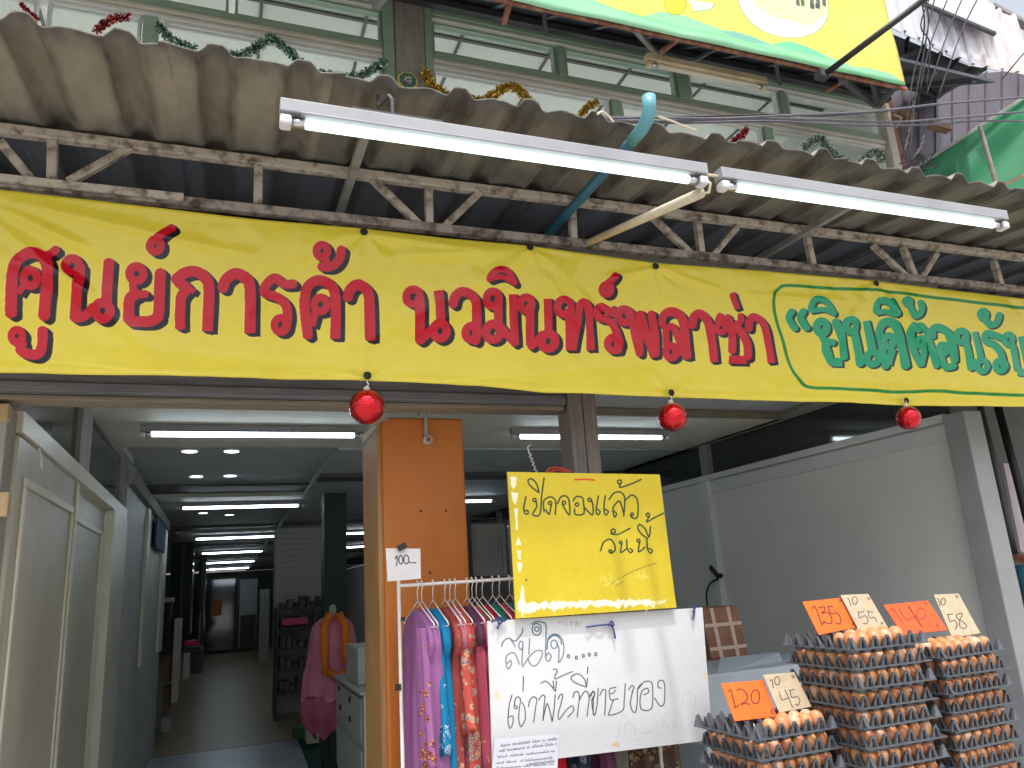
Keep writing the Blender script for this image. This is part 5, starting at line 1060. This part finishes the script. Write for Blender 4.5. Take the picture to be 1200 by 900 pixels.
for (nm, (x0, y0), zt, th, N, vis, topset, leftvis) in stacks:
    for k in range(N):
        z = zt-k*PI_; a = th+re.uniform(-.012, .012); ox, oy = x0+re.uniform(-.003, .003), y0+re.uniform(-.003, .003)
        tr = link('egg_tray', TRM[k % 2], None, (ox, oy, z)); tr.rotation_euler = (re.uniform(-.004, .004), re.uniform(-.006, .006), a)
        tag(tr, ('topmost grey plastic egg tray of the %s stack, its eggs open to view' % nm) if k == 0 else 'grey plastic egg tray, %s from the top of the %s stack' % (ordw[k], nm), 'egg tray', 'stacked grey plastic egg trays')
        ca, sa = math.cos(a), math.sin(a)
        for i in range(ND):
            for j in range(ND):
                if k == 0 and (i, j) not in topset: continue
                lx, ly = EI+(i+.5)*CI+re.uniform(-.001, .001), EI+(j+.5)*CI+re.uniform(-.001, .001)
                px, py, pz = ox+ca*lx-sa*ly, oy+sa*lx+ca*ly, z+.0195+re.uniform(-.001, .001)
                if k == 0 or (k < vis and (j == 0 or (i == 0 and leftvis))):
                    eg = link('egg', EGG, None, (px, py, pz)); sc_ = re.uniform(.95, 1.04); eg.scale = (sc_, sc_, sc_*re.uniform(.96, 1.03)); eg.rotation_euler = (re.uniform(-.15, .15), re.uniform(-.15, .15), re.uniform(0, 6))
                    col_ = ['first', 'second', 'third', 'fourth', 'fifth', 'sixth']
                    if k == 0: lb = 'brown egg, %s from left, %s row of the topmost tray, %s stack' % (col_[i], col_[j], nm)
                    elif j == 0: lb = 'brown egg, %s from left, street edge of the %s tray, %s stack' % (col_[i], ordw[k], nm)
                    else: lb = 'brown egg, %s from street, left side of the %s tray, %s stack' % (col_[j], ordw[k], nm)
                    tag(eg, lb, 'egg', 'brown eggs in the stacked trays')
                elif i in (1, 4, 5) or j in (1, 4, 5) or i == 0 or j == 0:
                    hid.lathe([(r_*1.0, z_) for r_, z_ in egg_profile(7)], 9, (px, py, pz))
o = solo('packed_eggs', hid, mat('packed_eggshell', (196, 132, 92), (212, 156, 116), 20, .45), 'brown eggs packed deeper inside the stacked trays', 'eggs', smooth=True, kind='stuff')
b = MB(); b.box(1.38, 2.62, 1.90, 2.42, .60, .640); TB = empty('display_table', 'low grey table carrying the stacks of egg trays', 'table', (2.0, 2.16, 0)); bevel(part('table_top', b, M['table_grey'], TB), .004)
for x in (1.42, 2.56):
    for y in (1.94, 2.36): b = MB(); b.box(x, x+.03, y, y+.03, 0, .5995); part('leg', b, M['dark_metal'], TB)
# ------------------------------------------------------------------ price cards
T7, T8, T9 = (920, 690), (1030, 685), (840, 780)
OR = (230, 98, 26); OR2 = (228, 86, 40); CB = (172, 156, 132); RI = (78, 26, 24); DI = (52, 50, 52)
def squig(p_, off, k, x, y, c, s=1.): pen(p_, off, k, [[(x-14*s, y), (x-8*s, y-10*s), (x-2*s, y+6*s), (x+4*s, y-8*s), (x+10*s, y+4*s)], [(x-6*s, y+12*s), (x+8*s, y+8*s)]], .7, c, .8)
def d135(p_): p_.noise(.012, .02, 71); pen(p_, T7, 8.571, [[(272,198),(300,180),(345,290),(370,368)], [(378,352),(398,335)], [(345,190),(392,180),(398,218),(368,246),(430,242),(470,300),(456,352),(385,326)], [(430,178),(478,180)], [(432,180),(462,250),(520,242),(558,300),(552,350),(515,346)]], 1.5, RI); squig(p_, T7, 8.571, 555, 118, RI); squig(p_, T7, 8.571, 682, 352, RI)
def d55(p_): p_.noise(.015, .012, 72); pen(p_, T7, 8.571, [[(620,96),(642,110),(658,172)], loop(700,118,26,38), [(733,236),(792,230)], [(736,238),(750,292),(800,270),(832,310),(822,350),(785,346)], [(828,226),(886,236)], [(834,230),(850,292),(895,286),(925,330)]], 1.0, DI); squig(p_, T7, 8.571, 842, 98, DI, 1.3); squig(p_, T7, 8.571, 975, 345, DI)
def d140(p_): p_.noise(.012, .02, 73); pen(p_, T8, 8.571, [[(118,262),(146,250),(236,386)], [(198,240),(280,356),(368,315)], [(296,220),(430,422)], loop(425,296,46,56)], 1.4, (130, 44, 34)); pen(p_, T8, 8.571, [[(296,220),(430,422)]], 1.2, RI); squig(p_, T8, 8.571, 470, 195, RI, 1.4); squig(p_, T8, 8.571, 590, 408, RI, 1.2); squig(p_, T8, 8.571, 250, 420, (170, 70, 50))
def d58(p_): p_.noise(.015, .012, 74); pen(p_, T8, 8.571, [[(588,140),(604,165),(616,216)], loop(645,172,22,34), [(688,302),(742,295)], [(694,304),(714,370),(760,360),(786,402),(768,448)], [(832,290),(780,300),(790,342),(850,380),(882,420),(850,442),(814,420),(810,360),(836,310),(826,288)]], 1.1, DI); squig(p_, T8, 8.571, 785, 120, DI, 1.5)
def d120(p_): p_.noise(.012, .02, 75); pen(p_, T9, 11.25, [[(155,342),(186,320),(215,430),(246,552)], [(226,556),(292,524)], [(264,326),(332,310),(396,380),(402,440),(342,510),(322,508),(352,490),(432,512)], loop(510,412,56,92)], 1.5, RI); pen(p_, T9, 11.25, [[(735,620),(725,585),(745,565),(760,600),(770,630)], loop(745,600,26,36)], .8, RI)
def d45(p_):
    p_.noise(.015, .012, 76); pen(p_, T9, 11.25, [[(700,202),(726,190),(746,292)], loop(796,200,34,54), [(824,350),(860,452),(932,430)], [(900,320),(1000,552)], [(958,332),(1012,314)], [(966,336),(990,420),(1052,410),(1096,462),(1070,522),(1040,510)]], 1.15, DI); squig(p_, T9, 11.25, 1010, 145, DI, 2)
    for k in range(5): p_.stroke(T([(720, 330+k*52), (1150, 270+k*50)], T9, 11.25), .7, (186, 166, 138), .5)
phi = R_(58); nrm = (0, -math.sin(phi), math.cos(phi)); nrm = (0, math.sin(phi), -math.cos(phi))
def card(quad, Yb, base, fn, label, edge_c, back=0):
    q = quad; P0 = aY(*q[3], Yb)
    return board('price_card', q, P0, nrm, .0022, base, fn, 1600, .65, label, 'price card', mat('card_edge', edge_c, None, rough=.8), 'price cards standing in the egg trays')
card([(940.4,705.2),(984.8,700.5),(1004,735),(959.7,744)], 2.10, OR, d135, 'orange card reading 135 leaning on the tallest egg stack', (220, 96, 30))
card([(984.8,697.2),(1017.4,695.8),(1042,738),(1008,741)], 2.085, CB, d55, 'cardboard tag reading 10 and 55 on the tallest egg stack', (176, 150, 118))
card([(1035.3,708.9),(1087.2,703.7),(1110.5,738.1),(1058,744)], 2.17, OR2, d140, 'redder orange card reading 140 on the right rear egg stack', (216, 90, 40))
card([(1094.2,696.7),(1123.3,695.5),(1149,742),(1116,747)], 2.15, CB, d58, 'cardboard tag reading 10 and 58 on the right rear egg stack', (176, 150, 118))
card([(844.9,800.9),(894.2,796.9),(910.8,839.5),(860.9,845)], 2.16, OR, d120, 'orange card reading 120 on the low front egg stack', (220, 96, 30))
card([(894.2,790.8),(930.8,787.5),(951,828),(913.3,835)], 2.145, CB, d45, 'cardboard tag reading 10 and 45 on the low front egg stack', (176, 150, 118))
for k, (x, y, Y, lb) in enumerate([(886, 848, 2.13, 'thin white stick under the orange 120 card'), (924, 838, 2.13, 'left thin white stick under the 45 tag'), (932, 836, 2.13, 'right thin white stick under the 45 tag'), (1072, 748, 2.16, 'thin stick under the redder card of the right rear stack'), (985, 748, 2.09, 'thin stick under the orange card of the tallest stack')]):
    b = MB(); p = aY(x, y, Y); b.bar(p+[0, 0, -.045], p+[0, .012, -.001], .0022, .0022); solo('card_stick', b, M['paper'], lb, 'stick', 'sticks holding the price cards')
# ------------------------------------------------------------------ chest, carton, plank at the right
def pbox(x0, x1, y0, y1, Y, dep, mb=None):
    mb = mb or MB(); a = aY(x0, y1, Y); c = aY(x1, y0, Y); mb.box(a[0], c[0], Y, Y+dep, min(a[2], c[2]), max(a[2], c[2])); return mb
t = empty('foam_chest', 'pale grey chest with a raised lid behind the egg stacks', 'chest', (2.7, 3.4, 0))
zt = aY(836, 790, 3.15)[2]; b = MB(); b.box(2.02, 3.35, 3.15, 3.60, 0, zt); bevel(part('body', b, M['table_grey'], t), .01)
b = MB(); b.slab([aY(842, 792, 3.16), aY(925, 800, 3.16), aY(914, 765, 3.35), aY(847, 772, 3.35)], (0, .3, .05), .08); bevel(part('lid', b, M['table_grey'], t), .006)
zpk = aY(838, 773, 3.62)[2]; b = MB(); b.box(2.05, 2.72, 3.61, 3.98, zpk-.04, zpk); b.box(2.1, 2.2, 3.65, 3.95, zt-.3, zpk-.0405); bevel(solo('plank', b, M['wood'], 'brown wooden plank ledge under the taped carton', 'plank'), .004)
q0, q1 = aY(838, 773, 3.62), aY(884, 768, 3.62); h = aY(826, 714, 3.72); zb = q0[2]
t = empty('carton', 'brown carton bound with clear tape on the plank', 'carton', ((q0[0]+q1[0])/2, 3.7, zb))
W_ = q1[0]-q0[0]; H_ = .258
def cb(mb, x0, x1, y0, y1, z0, z1):
    # box sheared slightly: the carton leans back against the wall
    n0 = len(mb.v); mb.box(x0, x1, y0, y1, z0, z1); lean = .12
    mb.v[n0:] = [(x-(z-zb)*.03, y+(z-zb)*lean, z) for x, y, z in mb.v[n0:]]; return mb
bevel(part('box', cb(MB(), q0[0]-.01, q1[0]-.02, 3.64, 3.84, zb, zb+H_), M['carton'], t), .008)
for u in (.18, .60): part('tape', cb(MB(), q0[0]+W_*u, q0[0]+W_*u+.022, 3.6375, 3.6395, zb+.001, zb+H_-.001), M['tape'], t)
for v_ in (.16, .62): part('tape', cb(MB(), q0[0]-.008, q1[0]-.022, 3.635, 3.637, zb+H_*v_, zb+H_*v_+.018), M['tape'], t)
b = MB(); b.tube([aX(x, y, XR-.06) for x, y in smooth_pts([(829,712),(828,695),(832,684),(838,680),(842,678)], 4)], .008, 6); b.bar(aX(834, 664, XR-.04), aX(844, 676, XR-.04), .05, .03); solo('latch_cable', b, M['black'], 'black latch and cable on the right partition batten', 'latch')
# ------------------------------------------------------------------ inside the hall
t = empty('filing_cabinet', 'grey and beige drawer cabinet just left of the orange pillar', 'cabinet', (1.0, 5.6, 0))
b = MB(); b.box(.83, 1.3, 5.02, 6.2, .02, .985); bevel(part('body', b, M['grey_cab'], t), .006)
b = MB(); b.box(.826, 1.31, 5.0, 5.019, .02, .99); bevel(part('front', b, M['beige'], t), .003)
b = MB(); b.box(.80, 1.32, 4.99, 6.22, .9905, 1.01); bevel(part('top', b, M['grey_cab'], t), .004)
for z in (.70, .40): b = MB(); b.box(.815, .8285, 5.06, 6.15, z+.01, z+.26); bevel(part('drawer', b, M['grey_cab'], t), .003)
for (y, z) in ((5.45, .90), (5.95, .92), (5.45, .78), (5.9, .80)): b = MB(); b.box(.806, .8145, y, y+.05, z, z+.03); part('lock', b, M['black'], t)
def dlist(p_):
    p_.noise(.01, .05, 81)
    for k in range(22): y = 812+k*4.2; p_.stroke([(429, y), (429+12*(.5+.5*((k*7) % 5)/4), y-.3)], .7, (150, 140, 170), .6)
b_ = board('list_paper', [(427,816),(446,813),(446,905),(428,905)], (0, 4.995, 0), (0, 1, 0), .001, (218, 208, 186), dlist, 500, .7, 'printed list pasted on the front of the filing cabinet', 'paper', M['paper'])
b = MB(); b.box(.84, 1.28, 5.3, 5.8, 1.011, 1.25); bevel(solo('storage_box', b, M['grey_cab'], 'pale grey box standing on the filing cabinet', 'box'), .01)
b = MB(); pbox(438, 446, 705, 770, 4.9, .05, b); b.box(.9, .93, 4.92, 4.95, 1.01, 1.6); solo('white_stand', b, M['white_frame'], 'white upright stand on the cabinet beside the pillar', 'stand')
# dressed stand with pink cloth and orange scarf
t = empty('dress_stand', 'dress stand with pink cloth and orange scarf in the corridor', 'mannequin', (.86, 6.7, 0))
b = MB()
for dx in (-.05, .06): b.tube([(.86+dx, 6.7, 0), (.86+dx*.6, 6.7, .7)], .012, 8)
part('leg', b, M['black'], t)
b = MB(); b.lathe([(.03, 1.38), (.045, 1.41), (.030, 1.45), (.032, 1.475), (.026, 1.50), (.010, 1.515)], 16, (.86, 6.7, 0)); part('neck', b, M['mannequin'], t, True)
def drape(prof_, cx, cyy, amp, k, ph, sy_=.55, n=56):
    v = []
    for (r, z) in prof_:
        for a_ in range(n): a = 2*math.pi*a_/n; rr = r*(1+amp*math.sin(a*k+ph+z*2)*min(1, (prof_[0][1]-z)*3)); v.append((cx+rr*math.cos(a), cyy+rr*sy_*math.sin(a), z+(.03*math.sin(a*5+ph) if (r, z) == prof_[-1] else 0)))
    m_ = len(prof_); mb = MB(); mb.add(v, [(i*n+q, i*n+(q+1) % n, (i+1)*n+(q+1) % n, (i+1)*n+q) for i in range(m_-1) for q in range(n)]+[tuple(range(n-1, -1, -1))]); return mb
part('cloth', drape([(.04, 1.43), (.11, 1.40), (.165, 1.35), (.18, 1.26), (.19, 1.1), (.22, .95), (.23, .80)], .86, 6.7, .10, 8, 1), M['cloth_pink'], t, True)
part('skirt', drape([(.16, .86), (.20, .80), (.23, .72), (.20, .62), (.12, .52)], .84, 6.7, .14, 7, 2.5, .6), M['cloth_magenta'], t, True)
for s, zb_ in ((-1, .98), (1, 1.05)):
    b = MB(); b.tube([(.86+s*.035, 6.60, 1.44), (.86+s*.085, 6.575, 1.34), (.86+s*.085, 6.56, 1.2), (.86+s*(.08), 6.53, zb_)], [.035, .032, .036, .028], 10); part('scarf', b, M['marigold'], t, True)
b = MB(); b.tube([(.80, 6.545, 1.0), (.88, 6.53, .96), (.98, 6.54, 1.0)], .03, 8); part('scarf', b, M['marigold'], t, True)
# floor mat and small boxes
q = [aZ(x, y, .012) for x, y in ((346, 858), (394, 852), (400, 905), (364, 905))]; b = MB(); b.slab(q[::-1], (0, 0, -1), .006); solo('floor_mat', b, M['green_mat'], 'dark green mat on the pale floor strip', 'mat')
b = pbox(345, 358, 852, 866, 9.4, .3); solo('small_box', b, mat('leaf_green', (40, 96, 60), None), 'small green box on the corridor floor by the mat', 'box')
b = pbox(360, 374, 852, 872, 9.1, .3); solo('small_box', b, M['beige'], 'small beige box on the corridor floor by the mat', 'box')
# shelf unit under the slatted wall
t = empty('shelf_unit', 'dark open shelf unit stocked with goods beneath the slatted wall', 'shelf', (1.05, 11.6, 0))
for x in (.70, 1.42): b = MB(); b.box(x, x+.03, 11.4, 11.85, .0, 1.45); part('side', b, M['dark_metal'], t)
for z in (.34, .62, .90, 1.16, 1.42): b = MB(); b.box(.731, 1.419, 11.4, 11.85, z, z+.025); part('shelf', b, M['dark_metal'], t)
rr = random.Random(3); k = 0
shn = {.34: 'lowest', .62: 'second lowest', .90: 'middle', 1.16: 'second highest', 1.42: 'top'}
for z in (.34, .62, .90, 1.16, 1.42):
    b = MB(); x = .76
    while x < 1.36: w_ = rr.uniform(.05, .11); h_ = rr.uniform(.06, .16); b.box(x, x+w_*.8, 11.45, 11.7, z+.0255, z+.0255+h_); x += w_
    solo('shelf_goods', b, M['mixed'], 'mixed small packets on the %s shelf of the dark shelf unit' % shn[z], 'packets', kind='stuff')
b = pbox(331, 361, 723, 733, 11.35, .1); solo('pink_pack', b, M['pink_item'], 'bright pink pack lying on the dark shelf unit', 'pack')
b = MB(); p = aY(339, 715, 11.5); b.lathe([(.03, -.06), (.035, 0), (.03, .05), (.012, .08), (.012, .10)], 10, p); solo('bottle', b, M['mannequin'], 'pale bottle standing on top of the dark shelf unit', 'bottle', smooth=True)
# left side stalls
def stall(label, cat, name, parts, Y):
    t = empty(name, label, cat, aY(parts[0][0], 800, Y))
    t.location.z = 0
    for (x0, x1, y0, y1, dep, dy, nm, mt) in parts: bevel(part(nm, pbox(x0, x1, y0, y1, Y+dy, dep), M[mt], t), .004)
stall('white display counter standing left in the corridor', 'counter', 'display_counter', [(200, 212, 725, 824, .5, 0, 'side_panel', 'cream'), (190, 200, 768, 800, .4, .1, 'drawer', 'wood'), (189, 199, 805, 836, .4, .1, 'drawer', 'wood'), (188, 200, 840, 862, .4, .1, 'plinth', 'wall'), (191, 203, 700, 706, .3, .1, 'top', 'cream'), (193, 201, 706, 764, .3, .2, 'shelf_back', 'black')], 11.5)
stall('second counter further back with a red item on it', 'counter', 'display_counter', [(214, 223, 765, 796, .5, 0, 'front_panel', 'cream'), (223, 238, 764, 790, .5, .2, 'side_panel', 'dark_trim'), (216, 236, 758, 764, .5, .1, 'top', 'dark_trim')], 14)
b = pbox(216, 234, 750, 757, 14.0, .3); solo('red_item', b, M['red_item'], 'red packet on the second corridor counter', 'packet')
stall('tall dark glass cabinet on the left of the corridor', 'cabinet', 'glass_cabinet', [(196, 228, 622, 745, .6, 0, 'body', 'dark_glass'), (212, 214, 625, 745, .02, -.03, 'frame', 'dark_metal'), (196, 228, 618, 622, .5, -.03, 'top_rail', 'dark_metal')], 15)
stall('thin white post in front of the dark cabinets', 'post', 'white_post', [(232, 235, 717, 776, .05, 0, 'post', 'white_frame')], 16)
stall('second dark cabinet deeper in the corridor', 'cabinet', 'glass_cabinet', [(229, 243, 640, 770, .6, 0, 'body', 'dark_glass'), (236, 237.5, 640, 770, .02, -.03, 'frame', 'dark_metal')], 19)
t = empty('rear_door', 'glazed door panels closing the far end of the corridor', 'door', (0.2, 27, 0))
for (x0, x1, y0, y1, dep, Y, nm, mt) in ((240, 276, 678, 764, .05, 27, 'pane', 'dark_glass'), (279, 302, 678, 760, .05, 27, 'pane', 'grey_cab'), (276.5, 279, 664, 765, .08, 26.9, 'frame', 'white_frame'), (240, 300, 675, 678, .08, 26.9, 'frame', 'pole_white'), (281, 300, 720, 758, .04, 26.8, 'kick_panel', 'dark_metal')):
    part(nm, pbox(x0, x1, y0, y1, Y, dep), M[mt], t)
b = pbox(247, 260, 704, 722, 24, .2); solo('orange_bundle', b, M['orange'], 'orange bundle hanging near the far end of the corridor', 'bundle')
b = pbox(303, 316, 690, 775, 13.5, .3); solo('pale_cabinet', b, M['grey_wood'], 'narrow grey cabinet left of the dark shelf unit', 'cabinet')
# dark shelving right of the pillar
t = empty('dark_screen', 'dark pleated screen standing in the hall right of the pillar', 'screen', (2.1, 6.5, 0))
b = pbox(552, 594, 610, 900, 6.6, .05); part('panel', b, M['dark_trim'], t)
for k in range(9): x = 553+k*4.6; b = pbox(x, x+1.6, 614, 675, 6.56, .03); part('slat', b, M['grey_wood'], t)
b = pbox(549, 551, 600, 760, 6.5, .04); part('pole', b, M['black'], t)
b = pbox(545, 600, 606, 609, 6.5, .04); part('rail', b, M['black'], t)
# navy cloth and small wire on the left wall
b = MB(); a_ = aX(179, 569, XL+.03); c_2 = aX(190, 600, XL+.03); b.box(XL+.031, XL+.05, 8.3, 9.5, 2.15, 2.44); solo('navy_cloth', b, M['blue_panel'], 'dark blue cloth hung high on the left corridor wall', 'cloth')
